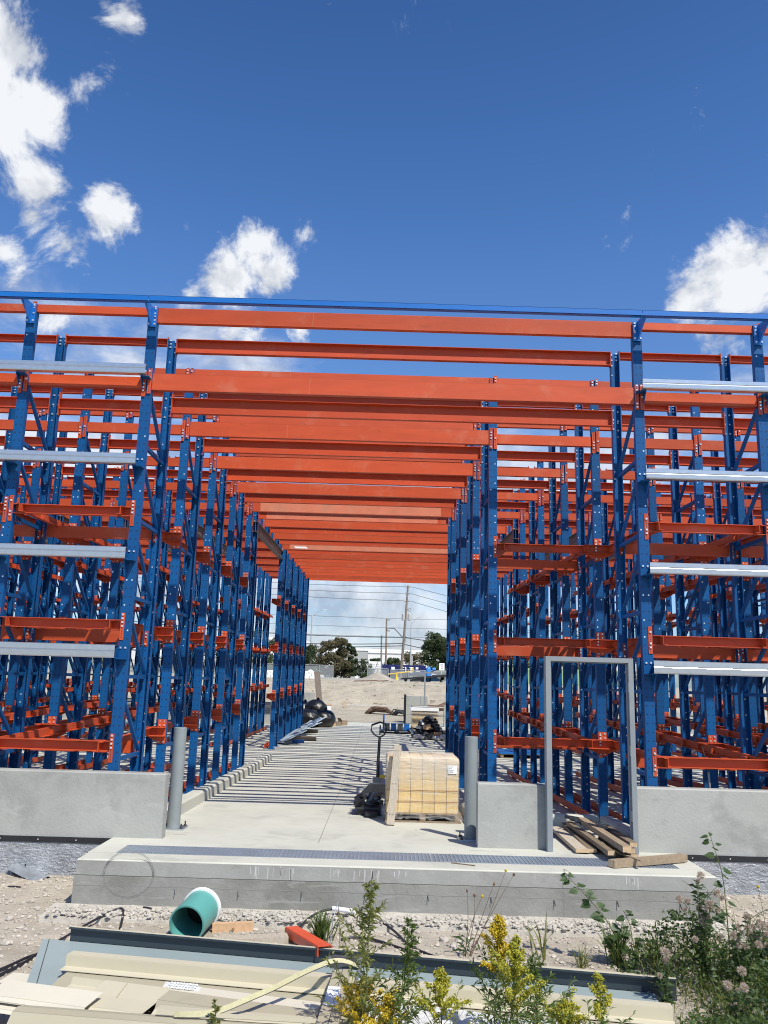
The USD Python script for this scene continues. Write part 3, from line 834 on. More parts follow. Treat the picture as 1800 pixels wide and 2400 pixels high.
# beams across the lane mouths, at the three lane levels
WORDL = ('lowest', 'middle', 'highest')
for i, L0 in enumerate(LEV):
    for n in list(range(-1, -6, -1)) + [3, 4, 5, 6, 7, 8]:
        kk = 2 if n == 3 else 0
        side = 'left' if n < 0 else 'right'
        nn = -n if n < 0 else n - 2
        z = L0 + RISE * STEP * kk
        put_beam(('mouth',), lambda *a: channel_beam(BAY, 0.115, True, 0.32, *a, front_plates=True), 'lane_beam',
                 f'orange channel beam at lane mouth, {WORDL[i]} level, {ORD[nn]} bay {side} of passage', 'beam', 'orange beams at the lane mouths', (XC(n), YK(kk) + D + 0.004, z))
        put_beam(('mouth2',), lambda *a: channel_beam(BAY, 0.15, False, 0.20, *a), 'lane_beam',
                 f'orange beam just behind lane mouth, {WORDL[i]} level, {ORD[nn]} bay {side} of passage', 'beam', 'orange beams behind the lane mouths', (XC(n), YK(kk + 1) + 0.004, z - 0.09))

# lane rails running back through the rack
for blk, (ka, kb) in enumerate(((0, 9), (14, 23))):
    cols = (list(range(-1, -6, -1)) + list(range(3, 9))) if blk == 0 else (list(range(-1, -9, -1)) + list(range(4, 11)))
    for i, L0 in enumerate(LEV):
        for n in cols:
            k0 = 2 if (n == 3 and blk == 0) else ka
            for s, xo in enumerate((0.165, BAY - 0.165)):
                side = 'left' if n < 0 else 'right'
                nn = -n if n < 0 else n - 2
                label = f'{WORDL[i]} {"left" if s == 0 else "right"} orange rail, {ORD[nn]} bay {side} of passage, {"front" if blk == 0 else "rear"} block'
                length = STEP * (kb - k0) + 0.16

                def mk(name, label, cat, group, loc, s=s, length=length):
                    r = thing(name, label, cat, loc, group=group)
                    a, b = V(0, 0, 0), V(0, length, RISE * length)
                    sg = 1 if s == 0 else -1
                    e = V(sg * 0.05, 0, 0)
                    part('web', MB().bar(a, b, 0.007, 0.10), 'orange_paint', r)
                    part('flange', MB().bar(a + V(sg * 0.027, 0, -0.047), b + V(sg * 0.027, 0, -0.047), 0.046, 0.007), 'orange_paint', r)
                    part('flange', MB().bar(a + V(-sg * 0.022, 0, 0.047), b + V(-sg * 0.022, 0, 0.047), 0.036, 0.007), 'orange_paint', r)
                    mc = MB()
                    for q in np.arange(0.7, length, STEP):
                        mc.box(sg * 0.004, sg * 0.05, q - 0.05, q + 0.05, RISE * q - 0.04, RISE * q + 0.03)
                    part('clips', mc, 'orange_paint', r, kind='stuff')
                    return r
                put_beam(('rail', s, round(length, 3)), mk, 'lane_rail', label, 'rail', 'orange lane rails inside the rack', (XC(n) + xo, YK(k0) - 0.08, L0 + RISE * STEP * k0))

# guide rails on the floor of the lanes
for blk, (ka, kb) in enumerate(((0, 9), (14, 23))):
    cols = (list(range(-1, -6, -1)) + list(range(3, 9))) if blk == 0 else (list(range(-1, -9, -1)) + list(range(4, 11)))
    for n in cols:
        k0 = 2 if (n == 3 and blk == 0) else ka
        for s, xo in enumerate((0.20, BAY - 0.20)):
            side = 'left' if n < 0 else 'right'
            nn = -n if n < 0 else n - 2
            length = STEP * (kb - k0)
            label = f'{"left" if s == 0 else "right"} orange floor rail, {ORD[nn]} bay {side} of passage, {"front" if blk == 0 else "rear"} block'
            y0 = YK(k0)
            dz_ = flo(y0 + length) - flo(y0)

            def mk(name, label, cat, group, loc, s=s, length=length, dz_=dz_):
                r = thing(name, label, cat, loc, group=group)
                sg = 1 if s == 0 else -1
                part('web', MB().bar((0, 0, 0.085), (0, length, 0.085 + dz_), 0.008, 0.10), 'orange_paint', r)
                part('flange', MB().bar((-sg * 0.034, 0, 0.04), (-sg * 0.034, length, 0.04 + dz_), 0.06, 0.008), 'orange_paint', r)
                for q in np.arange(0.5, length, 2.1):
                    part('foot', MB().box(-sg * 0.03 - 0.03, -sg * 0.03 + 0.03, q - 0.04, q + 0.04, dz_ * q / length + 0.001, dz_ * q / length + 0.035), 'orange_paint', r)
                return r
            put_beam(('floor rail', s, k0), mk, 'floor_rail', label, 'rail', 'orange floor rails inside the rack', (XC(n) + xo, y0, flo(y0)))

# transfer girders over the cross aisle, with the stub posts they carry
for n in list(range(0, -7, -1)) + list(range(4, 10)):
    g = thing('transfer_girder', f'brown steel girder over the cross aisle, {col_words(n)}', 'girder', (XC(n), 0, 0), group='brown girders over the cross aisle')
    a, b = V(0, YK(9) - 0.08, 5.12 + RISE * (YK(9) - Y1)), V(0, YK(14) + 0.08, 5.12 + RISE * (YK(14) - Y1))
    part('web', MB().bar(a, b, 0.008, 0.22), 'girder_brown', g)
    part('flange', MB().bar(a + V(0, 0, 0.115), b + V(0, 0, 0.115), 0.12, 0.010), 'girder_brown', g)
    part('flange', MB().bar(a - V(0, 0, 0.115), b - V(0, 0, 0.115), 0.12, 0.010), 'girder_brown', g)
    for k in range(10, 14):
        y = YK(k)
        zb = 5.12 + RISE * (y - Y1) + 0.121
        ya = (y, y + T) if k % 2 == 0 else (y - T, y)
        yb = (y + T, y + D) if k % 2 == 0 else (y - D, y - T)
        part('stub_post', MB().box(-W / 2, W / 2, *ya, zb, ZTOP).box(-W / 2, -W / 2 + T, *yb, zb, ZTOP).box(W / 2 - T, W / 2, *yb, zb, ZTOP), 'blue_paint', g)

# galvanised girts in front of the racks, on blue brackets
GZ = (2.045, 3.205, 4.36, 5.515)
for side, cols in (('left', [0, -1, -2, -3]), ('right', [4, 5, 6, 7])):
    for i, z in enumerate(GZ):
        h = 0.15 if i == 0 else 0.135 if i == 1 else 0.125
        xa, xb = (-9.3, -2.99 - 0.02 * (3 - i) * (i < 3)) if side == 'left' else (3.19 + 0.004 * (3 - i), 9.6)
        g = thing('girt', f'galvanised steel girt in front of the {side} racks, {ORD[4 - i]} from the top', 'girt', (0, 0, z), group='galvanised girts along the rack front')
        prof = [(0.0, h / 2 - 0.004), (0.008, h / 2), (0.072, h / 2), (0.080, h / 2 - 0.006), (0.080, 0.012), (0.074, 0.004), (0.080, -0.006), (0.078, -h / 2 + 0.012), (0.070, -h / 2), (0.0, -h / 2)]
        part('channel', MB().sheet(prof, (xa, 9.86, 0), (xb, 9.86, 0), th=-0.003), 'galvanised', g)
        for n in cols:
            x = XC(n)
            m = MB().box(x - 0.055, x + 0.055, 9.861, YK(0) - 0.0095, -h / 2 - 0.012, -h / 2 - 0.004)
            m.box(x - 0.058, x + 0.058, YK(0) - 0.009, YK(0) - 0.0015, -h / 2 - 0.013, h / 2)
            sx = x - 0.055 if side == 'left' else x + 0.047
            m.hexa([(sx, 9.865, -h / 2 - 0.0121), (sx + 0.008, 9.865, -h / 2 - 0.0121), (sx + 0.008, YK(0) - 0.0095, -h / 2 - 0.15), (sx, YK(0) - 0.0095, -h / 2 - 0.15), (sx, 9.865, h / 2 - 0.03), (sx + 0.008, 9.865, h / 2 - 0.03), (sx + 0.008, YK(0) - 0.0095, h / 2 - 0.03), (sx, YK(0) - 0.0095, h / 2 - 0.03)])
            bk = part('bracket', m, 'blue_paint', g)
            ms = MB()
            for q in (-0.028, 0.028):
                ms.box(x + q - 0.01, x + q + 0.01, YK(0) - 0.02, YK(0) - 0.0092, h / 2 - 0.035, h / 2 - 0.015)
            part('bolts', ms, 'bolt_zinc', bk, kind='stuff')

# blue purlin along the top
xs = [-9.2, XC(-4), XC(-2), XC(0) + 0.02, XC(4) - 0.02, XC(6), 9.8]
for i, (a, b) in enumerate(zip(xs, xs[1:])):
    p = thing('purlin', f'blue steel purlin along the top of the rack front, {ORD[i + 1]} length from the left', 'purlin', (0, 0, 6.40), group='blue purlin lengths along the rack top')
    part('channel', MB().sheet([(0.0, 0.036), (0.07, 0.036), (0.07, -0.036), (0.0, -0.036)], (a + 0.003, 9.74, 0), (b - 0.003, 9.74, 0), th=-0.004), 'blue_bracket', p)
    for n in [n for n in (-4, -3, -2, -1, 0, 4, 5, 6, 7, 8) if a - 0.05 <= XC(n) < b - 0.05]:
        x = XC(n)
        s = 1 if n >= 4 else -1
        m = MB().hexa([(x + s * 0.03, 9.742, -0.036), (x + s * 0.045, 9.742, -0.036), (x + s * 0.012, YK(0) - 0.019, -0.24), (x - s * 0.003, YK(0) - 0.019, -0.24), (x + s * 0.03, 9.742, 0.03), (x + s * 0.045, 9.742, 0.03), (x + s * 0.012, YK(0) - 0.019, 0.015), (x - s * 0.003, YK(0) - 0.019, 0.015)])
        m.box(x - 0.056, x + 0.056, YK(0) - 0.0275, YK(0) - 0.0195, -0.25, 0.015)
        bk = part('bracket', m, 'blue_bracket', p)
        ms = MB()
        for q in (-0.036, 0.036):
            for z in (-0.01, -0.115, -0.215):
                ms.box(x + q - 0.009, x + q + 0.009, YK(0) - 0.038, YK(0) - 0.028, z - 0.009, z + 0.009)
        part('bolts', ms, 'bolt_zinc', bk, kind='stuff')

# ------------------------------------------------------------------ on the floor of the passage
def pallet(parent, x0, x1, y0, y1, z, look='timber', name='pallet_board'):
    for x in np.linspace(x0 + 0.05, x1 - 0.05, 3):
        part('stringer', MB().box(x - 0.04, x + 0.04, y0 + 0.002, y1 - 0.002, z + 0.019, z + 0.10), look, parent)
    for y in np.linspace(y0 + 0.05, y1 - 0.05, 6):
        part(name, MB().box(x0, x1, y - 0.05, y + 0.05, z + 0.1005, z + 0.119), look, parent)
    for y in np.linspace(y0 + 0.05, y1 - 0.05, 3):
        part('bottom_board', MB().box(x0, x1, y - 0.05, y + 0.05, z + 0.001, z + 0.0185), look, parent)


# shrink-wrapped load of cartons
BX0, BX1, BY0, BY1 = 0.165, 1.135, 11.70, 12.46
BZ = flo(11.7)
load = thing('wrapped_load', 'stretch-wrapped stack of tan cartons on a pallet beside the leaning plank', 'wrapped load')
pl = sub('pallet', load)
pallet(pl, BX0 - 0.02, BX1 + 0.04, BY0 - 0.02, BY1 + 0.02, BZ)
cw, ch = (BX1 - BX0) / 6, 0.142
for r in range(5):
    for c in range(6):
        for q in range(2):
            x, y, z = BX0 + c * cw, BY0 + q * (BY1 - BY0) / 2, BZ + 0.121 + r * ch
            e = 0.0025 + 0.002 * rnd.random()
            part('carton', MB().cbox(x + e, x + cw - e, y + e, y + (BY1 - BY0) / 2 - e, z + 0.001, z + ch - 0.001, 0.006), 'carton', load)
zt = BZ + 0.121 + 5 * ch
# the film: a slightly slack skin round the stack, gathered at the foot
rings = []
for i, (z, off) in enumerate([(BZ + 0.05, 0.05), (BZ + 0.085, 0.028), (BZ + 0.12, 0.02), (BZ + 0.17, 0.008), (BZ + 0.3, 0.006), (BZ + 0.45, 0.008), (BZ + 0.6, 0.006), (zt - 0.05, 0.008), (zt - 0.01, 0.004), (zt + 0.014, -0.02), (zt + 0.03, -0.10), (zt + 0.034, -0.3)]):
    pts = []
    x0, x1, y0, y1 = BX0 - off, BX1 + off, BY0 - off, BY1 + off
    for a in np.linspace(0, 1, 27)[:-1]: pts.append((x0 + a * (x1 - x0), y0))
    for a in np.linspace(0, 1, 21)[:-1]: pts.append((x1, y0 + a * (y1 - y0)))
    for a in np.linspace(0, 1, 27)[:-1]: pts.append((x1 - a * (x1 - x0), y1))
    for a in np.linspace(0, 1, 21)[:-1]: pts.append((x0, y1 - a * (y1 - y0)))
    p = np.array(pts)
    amp = 0.02 if i < 3 else 0.003 if i < 9 else 0.008
    p = p + rng.normal(0, amp, p.shape) * (1 if i < 3 else 0.6)
    if i >= 3:
        p[:, 0] = np.where(p[:, 0] < (x0 + x1) / 2, np.minimum(p[:, 0], x0 + max(0, -off)), np.maximum(p[:, 0], x1 - max(0, -off))) if False else p[:, 0]
    rings.append(np.column_stack([p, np.full(len(p), z) + rng.normal(0, amp * 0.6, len(p))]))
v = np.vstack(rings); nr = len(rings[0])
f = [[i * nr + j, i * nr + (j + 1) % nr, (i + 1) * nr + (j + 1) % nr, (i + 1) * nr + j] for i in range(len(rings) - 1) for j in range(nr)]
part('film', MB().add(v, f), 'stretch_film', load, smooth=True)
lab = part('paper_label', MB().box(0.995, 1.11, BY0 - 0.0145, BY0 - 0.0125, 0.60, 0.705), 'label_white', load)
m = MB()
for z, w in ((0.685, 0.055), (0.668, 0.04), (0.645, 0.07), (0.632, 0.05), (0.615, 0.06)):
    m.box(1.003, 1.003 + w, BY0 - 0.0152, BY0 - 0.0147, z, z + 0.006)
part('print', m, 'ink_grey', lab)
for z in (BZ + 0.121 + ch * 1.02, BZ + 0.121 + ch * 2.02):
    part('strap', MB().box(BX0 - 0.004, BX1 + 0.004, BY0 - 0.011, BY0 - 0.0095, z, z + 0.007), 'dust_brown', load)

pk = thing('leaning_plank', 'weathered grey plank leaning upright against the wrapped load', 'plank')
part('board', MB().bar((0.225, 11.33, flo(11.33) + 0.01), (0.305, 11.64, 0.955), 0.10, 0.036, upv=(0, -1, 0.2)), 'timber_grey', pk)
m = MB()
for t in (0.12, 0.5, 0.93):
    for s in (-0.02, 0.02):
        p = V(0.225, 11.33, 0) * (1 - t) + V(0.305, 11.64, 0.955) * t
        m.box(p[0] + s - 0.004, p[0] + s + 0.004, p[1] - 0.026, p[1] - 0.018, p[2] - 0.004, p[2] + 0.004)
part('nail', m, 'dark_steel', pk, kind='stuff')

# pallet truck, seen from its handle end behind the load
pj = thing('pallet_truck', 'hand pallet truck with its black handle upright behind the wrapped load', 'pallet truck', (0.02, 13.15, flo(13.15)), rz=0.10)
part('handle', MB().tube([(0.03, 0.0, 0.42), (0.035, 0.02, 0.75), (0.05, 0.06, 1.03)], [0.026, 0.023, 0.021], 10), 'black_steel', pj)
a = [(-0.075, 0.065, 1.20), (0.05, 0.075, 1.245), (0.13, 0.07, 1.22), (0.155, 0.065, 1.14), (0.12, 0.06, 1.06), (0.05, 0.06, 1.02), (-0.035, 0.06, 1.06), (-0.085, 0.065, 1.12), (-0.075, 0.065, 1.20)]
part('grip_loop', MB().tube(a, 0.014, 8), 'black_plastic', pj)
part('release_lever', MB().bar((0.05, 0.06, 1.05), (0.055, 0.072, 1.20), 0.02, 0.012), 'black_steel', pj)
part('pump', MB().lathe((0.03, 0.02, 0.16), [(0.0, 0), (0.06, 0), (0.06, 0.13), (0.045, 0.14), (0.045, 0.24), (0.035, 0.26), (0, 0.26)], 14), 'grey_cast', pj)
part('yoke', MB().box(-0.04, 0.10, -0.03, 0.07, 0.33, 0.44), 'grey_cast', pj)
part('valve_block', MB().cbox(0.06, 0.135, -0.04, 0.02, 0.43, 0.475), 'yellow_paint', pj)
for s in (-1, 1):
    w = part('steer_wheel', MB().cyl((0.03 + s * 0.03, 0.02, 0.09), (0.03 + s * 0.085, 0.02, 0.09), 0.09, 20), 'black_plastic', pj)
    part('hub', MB().cyl((0.03 + s * 0.086, 0.02, 0.09), (0.03 + s * 0.092, 0.02, 0.09), 0.035, 12), 'grey_cast', w)
part('chassis', MB().hexa([(-0.27, -0.05, 0.16), (0.33, -0.05, 0.16), (0.33, 0.0, 0.16), (-0.27, 0.0, 0.16), (-0.10, -0.05, 0.34), (0.18, -0.05, 0.34), (0.18, 0.0, 0.34), (-0.10, 0.0, 0.34)]), 'dark_steel', pj)
for s in (-1, 1):
    x = 0.03 + s * 0.19
    fk = part('fork', MB().hexa([(x - 0.08, -1.15, 0.05), (x + 0.08, -1.15, 0.05), (x + 0.08, -0.05, 0.05), (x - 0.08, -0.05, 0.05), (x - 0.08, -1.15, 0.085), (x + 0.08, -1.15, 0.085), (x + 0.08, -0.05, 0.16), (x - 0.08, -0.05, 0.16)]), 'black_steel', pj)
    part('load_roller', MB().cyl((x - 0.05, -1.02, 0.04), (x + 0.05, -1.02, 0.04), 0.038, 14), 'grey_cast', fk)
# parts on a skid, loaded on the forks left of the cartons
sk = thing('loaded_skid', 'small black skid heaped with dark steel fittings left of the wrapped load', 'skid', (-0.10, 12.55, flo(12.55)))
for y in (-0.25, 0.0, 0.25):
    part('runner', MB().box(-0.13, 0.22, y - 0.05, y + 0.05, 0.002, 0.09), 'black_steel', sk)
part('deck', MB().box(-0.16, 0.22, -0.34, 0.34, 0.0905, 0.115), 'dark_steel', sk)
for i in range(26):
    c = V(rnd.uniform(-0.12, 0.18), rnd.uniform(-0.3, 0.3), 0.14 + 0.10 * rnd.random())
    d = V(rnd.uniform(-1, 1), rnd.uniform(-.6, .6), rnd.uniform(-.3, .3)); d /= np.linalg.norm(d)
    part('fitting', MB().bar(c - d * 0.07, c + d * 0.07, 0.05, 0.025 + 0.03 * rnd.random(), roll=rnd.random() * 3), rnd.choice(['dark_steel', 'black_steel', 'dark_steel', 'grey_cast']), sk)
part('offcut', MB().bar((0.10, -0.1, 0.25), (0.21, 0.05, 0.27), 0.06, 0.02), 'timber', sk)

# second pallet down the passage, with blue brackets
FZ = flo(25)
p2 = thing('bracket_pallet', 'dark pallet of blue steel brackets farther down the passage', 'pallet', (0.77, 34.4, FZ))
pl = sub('pallet_base', p2)
pallet(pl, -0.56, 0.60, -0.45, 0.45, 0.0, 'black_steel', 'deck_board')
for x in (-0.58, 0.02, 0.50):
    part('dark_block', MB().box(x, x + 0.14, -0.47, -0.452, 0.0, 0.098), 'black_steel', p2)
for i in range(4):
    for j in range(3):
        x = -0.42 + 0.26 * i
        part('bracket', MB().box(x, x + 0.2, -0.36 + 0.24 * j, -0.18 + 0.24 * j, 0.121, 0.30 + 0.05 * rnd.random()).box(x - 0.01, x + 0.21, -0.37 + 0.24 * j, -0.17 + 0.24 * j, 0.352, 0.375), 'blue_bracket' if rnd.random() < .7 else 'dark_steel', p2)
part('upright_bar', MB().box(-0.50, -0.43, -0.3, -0.24, 0.121, 0.72), 'blue_bracket', p2)

# second wrapped load and the heap of scrap in front of it
l2 = thing('wrapped_load', 'far wrapped load with a white top sheet behind the scrap heap', 'wrapped load', (2.1, 37.9, FZ))
pallet(sub('pallet', l2), -0.55, 0.62, -0.5, 0.5, 0.0)
for r in range(4):
    for c in range(5):
        x = -0.52 + c * 0.22
        part('carton', MB().cbox(x + 0.003, x + 0.217, -0.47, 0.47, 0.121 + r * 0.17, 0.121 + r * 0.17 + 0.167, 0.006), 'carton', l2)
part('top_sheet', MB().box(-0.60, 0.64, -0.53, 0.53, 0.803, 0.93), 'white_paint', l2)
part('side_film', MB().box(-0.56, 0.62, -0.492, -0.488, 0.08, 0.80), 'stretch_film', l2)

hp = thing('scrap_heap', 'heap of dark steel offcuts and torn plastic film beside the right racks', 'scrap heap', (2.0, 31.6, FZ))
for i in range(130):
    r, a = rnd.random() ** 0.6, rnd.uniform(0, 6.28)
    c = V(0.62 * r * math.cos(a), 0.9 * r * math.sin(a), 0.06 + 1.0 * (1 - r) * rnd.random() + 0.05)
    d = V(rnd.uniform(-1, 1), rnd.uniform(-1, 1), rnd.uniform(-.7, .7)); d /= np.linalg.norm(d)
    part('offcut', MB().bar(c - d * 0.13, c + d * 0.13, 0.09, 0.03 + 0.06 * rnd.random(), roll=rnd.random() * 3), rnd.choice(['dark_steel', 'dark_steel', 'black_steel', 'silver_worn', 'black_steel']), hp)
for c in ((-0.15, -0.62, 0.36), (0.25, -0.7, 0.12)):
    part('small_carton', MB().box(c[0] - 0.15, c[0] + 0.12, c[1] - 0.1, c[1] + 0.1, c[2], c[2] + 0.16), 'board_tan', hp)
m = MB()
for i in range(16):
    m.rock((rnd.uniform(-0.75, 0.55), rnd.uniform(-1.0, -0.3), 0.06 + 0.08 * rnd.random()), 0.11, (1.2, 0.8, 0.7), 0.35, 1)
part('torn_film', m, 'white_film', hp, kind='stuff')

# black bags by the left rear racks
BAGS = [(-2.92, 36.8, 0.42, 0.36, 'large black rubbish bag, nearest of the heap by the racks'), (-2.28, 37.2, 0.42, 0.34, 'black rubbish bag on the open-floor side of the heap'),
        (-2.68, 37.75, 0.42, 0.74, 'black rubbish bag on top at the back of the heap'), (-3.25, 37.9, 0.40, 0.66, 'black rubbish bag against the rack posts')]
for x, y, r, zc, lb in BAGS:
    b = thing('rubbish_bag', lb, 'rubbish bag', (x, y, FZ), group='black rubbish bags')
    import trimesh
    s = trimesh.creation.icosphere(3)
    p = np.array(s.vertices)
    p = p * (1 + 0.30 * meshkit.fbm(p * 1.7 + x * 3)[:, None] + 0.10 * meshkit.fbm(p * 5 + y)[:, None] - 0.05 * np.abs(meshkit.fbm(p * 9 + y))[:, None])
    p = p * V(r * 1.05, r * 0.95, r * 0.85)
    p[:, 2] = np.maximum(p[:, 2] + zc, 0.004)
    part('sack', (p, np.array(s.faces)), 'black_plastic', b, smooth=40)
    part('tied_neck', MB().tube([(0.02, 0, zc + r * 0.72), (0.04, 0.01, zc + r * 0.95), (0.12, 0.03, zc + r * 1.12)], [0.06, 0.03, 0.07], 7), 'black_plastic', b)
for i, (x, y, s, lb) in enumerate([(-1.95, 38.3, 0.16, 'tan carton scrap nearest the bags'), (-1.72, 38.9, 0.13, 'brown carton scrap standing open on the floor'), (-1.52, 39.3, 0.17, 'dark brown carton scrap farthest from the bags')]):
    b = thing('carton_scrap', lb, 'carton', (x, y, FZ), 0.4 * i, group='carton scraps by the bags')
    part('box_body', MB().box(-s, s, -s * 0.8, s * 0.8, 0.002, s * 1.3), 'board_tan' if i == 0 else 'timber', b)
    part('open_flap', MB().bar((-s, 0, s * 1.3), (-s * 1.5, 0, s * 1.9), s * 1.4, 0.01, upv=(1, 0, .5)), 'board_tan' if i == 0 else 'timber', b)

for x0, x1, y, lb in ((-2.95, -2.22, 32.95, 'brown timber lying across the floor beside the rear racks, far one'), (-2.80, -1.98, 28.8, 'brown timber lying across the floor beside the rear racks, near one')):
    b = thing('floor_timber', lb, 'timber')
    part('beam', MB().cbox(x0, x1, y - 0.09, y + 0.09, FZ + 0.002, FZ + 0.13, 0.004), 'timber', b)
b = thing('blue_offcut', 'short blue steel offcut on the floor in front of the metal sheets', 'steel offcut')
part('channel', MB().box(-2.66, -2.28, 27.5, 27.62, FZ + 0.002, FZ + 0.11), 'blue_bracket', b)
sh = thing('sheet_bundle', 'pale blue-grey metal decking sheets slumped against the rear rack posts', 'metal sheets')
for i in range(9):
    y = 26.8 + 0.95 * i
    p = V(-2.98 + 0.01 * i, y, FZ + 0.05 + 0.03 * rnd.random()); q = V(-2.42 + 0.02 * i - 0.1 * (i % 2), y + 0.5, FZ + 0.34 + 0.06 * (i % 3))
    part('sheet', MB().bar(p, q, 0.9, 0.02, upv=(-.5, -0.15, .8)).bar(p + V(0, 0.2, 0.03), q + V(0, 0.2, 0.03), 0.10, 0.05), 'light_blue_sheet', sh)

lp = thing('leaning_board', 'tall dark brown board leaning over the rubbish bags', 'board')
part('board', MB().hexa([(-2.62, 39.0, FZ + 0.0), (-2.36, 39.0, FZ + 0.0), (-2.36, 39.06, FZ + 0.0), (-2.62, 39.06, FZ + 0.0), (-2.98, 39.75, 2.18), (-2.70, 39.75, 2.18), (-2.70, 39.81, 2.18), (-2.98, 39.81, 2.18)]), 'panel_brown', lp)

# lumber lying in the doorway
LUM = [((2.33, 11.15, 0.03), (2.29, 9.60, 0.045), 0.15, 0.04, 'wide pale plank nearest the left door jamb', 'timber_grey'),
       ((2.46, 11.2, 0.075), (2.40, 9.62, 0.046), 0.10, 0.038, 'plank lying against the wide pale plank in the doorway', 'timber'),
       ((2.44, 10.9, 0.13), (2.50, 9.22, 0.10), 0.075, 0.045, 'orange-brown plank on top near the middle of the doorway', 'timber'),
       ((2.60, 11.0, 0.05), (2.56, 9.42, 0.05), 0.09, 0.04, 'plank under the stack in the middle of the doorway', 'timber_grey'),
       ((2.55, 10.7, 0.20), (2.62, 9.06, 0.17), 0.09, 0.06, 'thick brown timber topmost on the doorway stack', 'timber'),
       ((2.70, 10.6, 0.12), (2.70, 9.20, 0.13), 0.085, 0.045, 'plank beneath the thick timber on the doorway stack', 'timber'),
       ((2.80, 10.6, 0.15), (2.80, 9.44, 0.15), 0.08, 0.045, 'plank closest to the right door jamb', 'timber'),
       ((2.74, 10.5, 0.05), (2.76, 9.30, 0.05), 0.09, 0.06, 'bottom timber by the right door jamb', 'timber')]
for a, b, w, h, lb, lk in LUM:
    o = thing('lumber', lb, 'plank', group='planks lying in the doorway')
    part('board', MB().bar(a, b, w, h), lk, o)
    d = (V(*b) - V(*a)); d /= np.linalg.norm(d)
    part('sawn_end', MB().bar(V(*b) + d * 0.0005, V(*b) + d * 0.002, w * 0.98, h * 0.96), 'timber_end', o)
o = thing('lumber', 'pale plank lying along the grating to the right of the stack', 'plank')
part('board', MB().bar((2.42, 8.93, 0.052), (3.30, 9.32, 0.058), 0.09, 0.07), 'timber', o)
part('sawn_end', MB().bar((2.418, 8.929, 0.052), (2.4195, 8.9298, 0.052), 0.085, 0.066), 'timber_end', o)
o = thing('lath', 'thin dark lath propped over the pale plank on the grating', 'lath')
part('strip', MB().bar((2.55, 9.98, 0.04), (2.71, 8.86, 0.10), 0.035, 0.012), 'timber', o)
o = thing('old_pipe_bundle', 'dark steel pipe ends lying on top of the doorway lumber', 'pipes')
for i in range(6):
    c = V(2.55 + 0.04 * i, 10.75 - 0.1 * i, 0.20 - 0.01 * i)
    part('pipe', MB().cyl(c + V(-0.16, 0.14, 0.01), c + V(0.10, -0.10, 0), 0.022, 10), 'dark_steel', o)
o = thing('stick', 'small brown stick on the dock sill near the grating', 'stick')
part('twig', MB().bar((0.80, 8.93, 0.018), (1.03, 8.83, 0.018), 0.012, 0.008), 'timber', o)
o = thing('stub_pipe', 'thin grey rod standing up behind the right low wall', 'rod')
part('rod', MB().cyl((3.93, 10.1, flo(10.1)), (3.90, 10.1, 0.86), 0.012, 8), 'bollard_grey', o)
part('tip', MB().cyl((3.90, 10.1, 0.861), (3.84, 10.1, 1.15), 0.005, 6), 'dark_steel', o)

bp = thing('blue_pallet', 'dark pallet with a bright blue sheet inside the right racks', 'pallet', (4.1, 24.6, FZ))
pallet(sub('pallet_base', bp), -0.6, 0.6, -0.5, 0.5, 0.0, 'timber', 'deck_board')
part('blue_sheet', MB().box(-0.62, 0.62, -0.52, 0.52, 0.121, 0.17), 'blue_bracket', bp)

# ------------------------------------------------------------------ beyond the slab
# sandy floor, cut bank and the higher ground behind
ys = np.concatenate([np.linspace(42.5, 52, 14), np.linspace(52.25, 64, 56), np.linspace(66, 100, 18), np.geomspace(105, 1500, 14)])
xs = np.concatenate([-np.geomspace(900, 32, 10), np.linspace(-30, -8.6, 30), np.linspace(-8, 12, 90), np.linspace(12.6, 30, 26), np.geomspace(32, 900, 10)])
bx, by = np.meshgrid(xs, ys, indexing='ij')
bp_ = np.stack([bx, by, 0 * bx], -1).reshape(-1, 3)
prof = np.interp(by, [42.5, 46, 53, 54.5, 57, 60.5, 64, 100, 1500], [-0.21, -0.1, 0.05, 0.2, 0.95, 1.50, 1.68, 2.05, 2.6])
amp = np.interp(by, [42.5, 52, 55, 61, 66, 100], [0.03, 0.06, 0.30, 0.25, 0.06, 0.0])
bz = prof.ravel() + amp.ravel() * (meshkit.fbm(bp_ * 0.55) + 0.75 * meshkit.fbm(bp_ * 1.7 + 4) + 0.35 * meshkit.fbm(bp_ * 4.5 + 8))
bp_[:, 2] = bz
ni, nj = bx.shape
gi = np.arange(ni * nj).reshape(ni, nj)
part('terrain', (bp_, np.stack([gi[:-1, :-1], gi[1:, :-1], gi[1:, 1:], gi[:-1, 1:]], -1).reshape(-1, 4)), 'sand', smooth=True, kind='structure')
_bi = RegularGridInterpolator((xs, ys), bz.reshape(ni, nj), bounds_error=False, fill_value=2.0)
ter = lambda x, y: float(_bi((x, y)))
# plain ground either side of the building, out to the terrain
m = MB()
for x0, x1 in ((-900, -20.0), (21.0, 900)):
    m.hexa([(x0, 9.9, -0.9), (x1, 9.9, -0.9), (x1, 42.5, -0.9), (x0, 42.5, -0.9), (x0, 9.9, -0.42), (x1, 9.9, -0.42), (x1, 42.5, -0.21), (x0, 42.5, -0.21)])
part('side_ground', m, 'sand', kind='structure')
m = MB().hexa([(-900, -300, -2), (900, -300, -2), (900, -6, -2), (-900, -6, -2), (-900, -300, -0.9), (900, -300, -0.9), (900, -6, -0.92), (-900, -6, -0.92)])
part('rear_ground', m, 'dirt', kind='structure')
m = MB().hexa([(-400, 97, 1.9), (400, 97, 1.9), (400, 121, 1.9), (-400, 121, 1.9), (-400, 97, 2.14), (400, 97, 2.14), (400, 121, 2.18), (-400, 121, 2.18)])
part('road', m, 'far_grey', kind='structure')

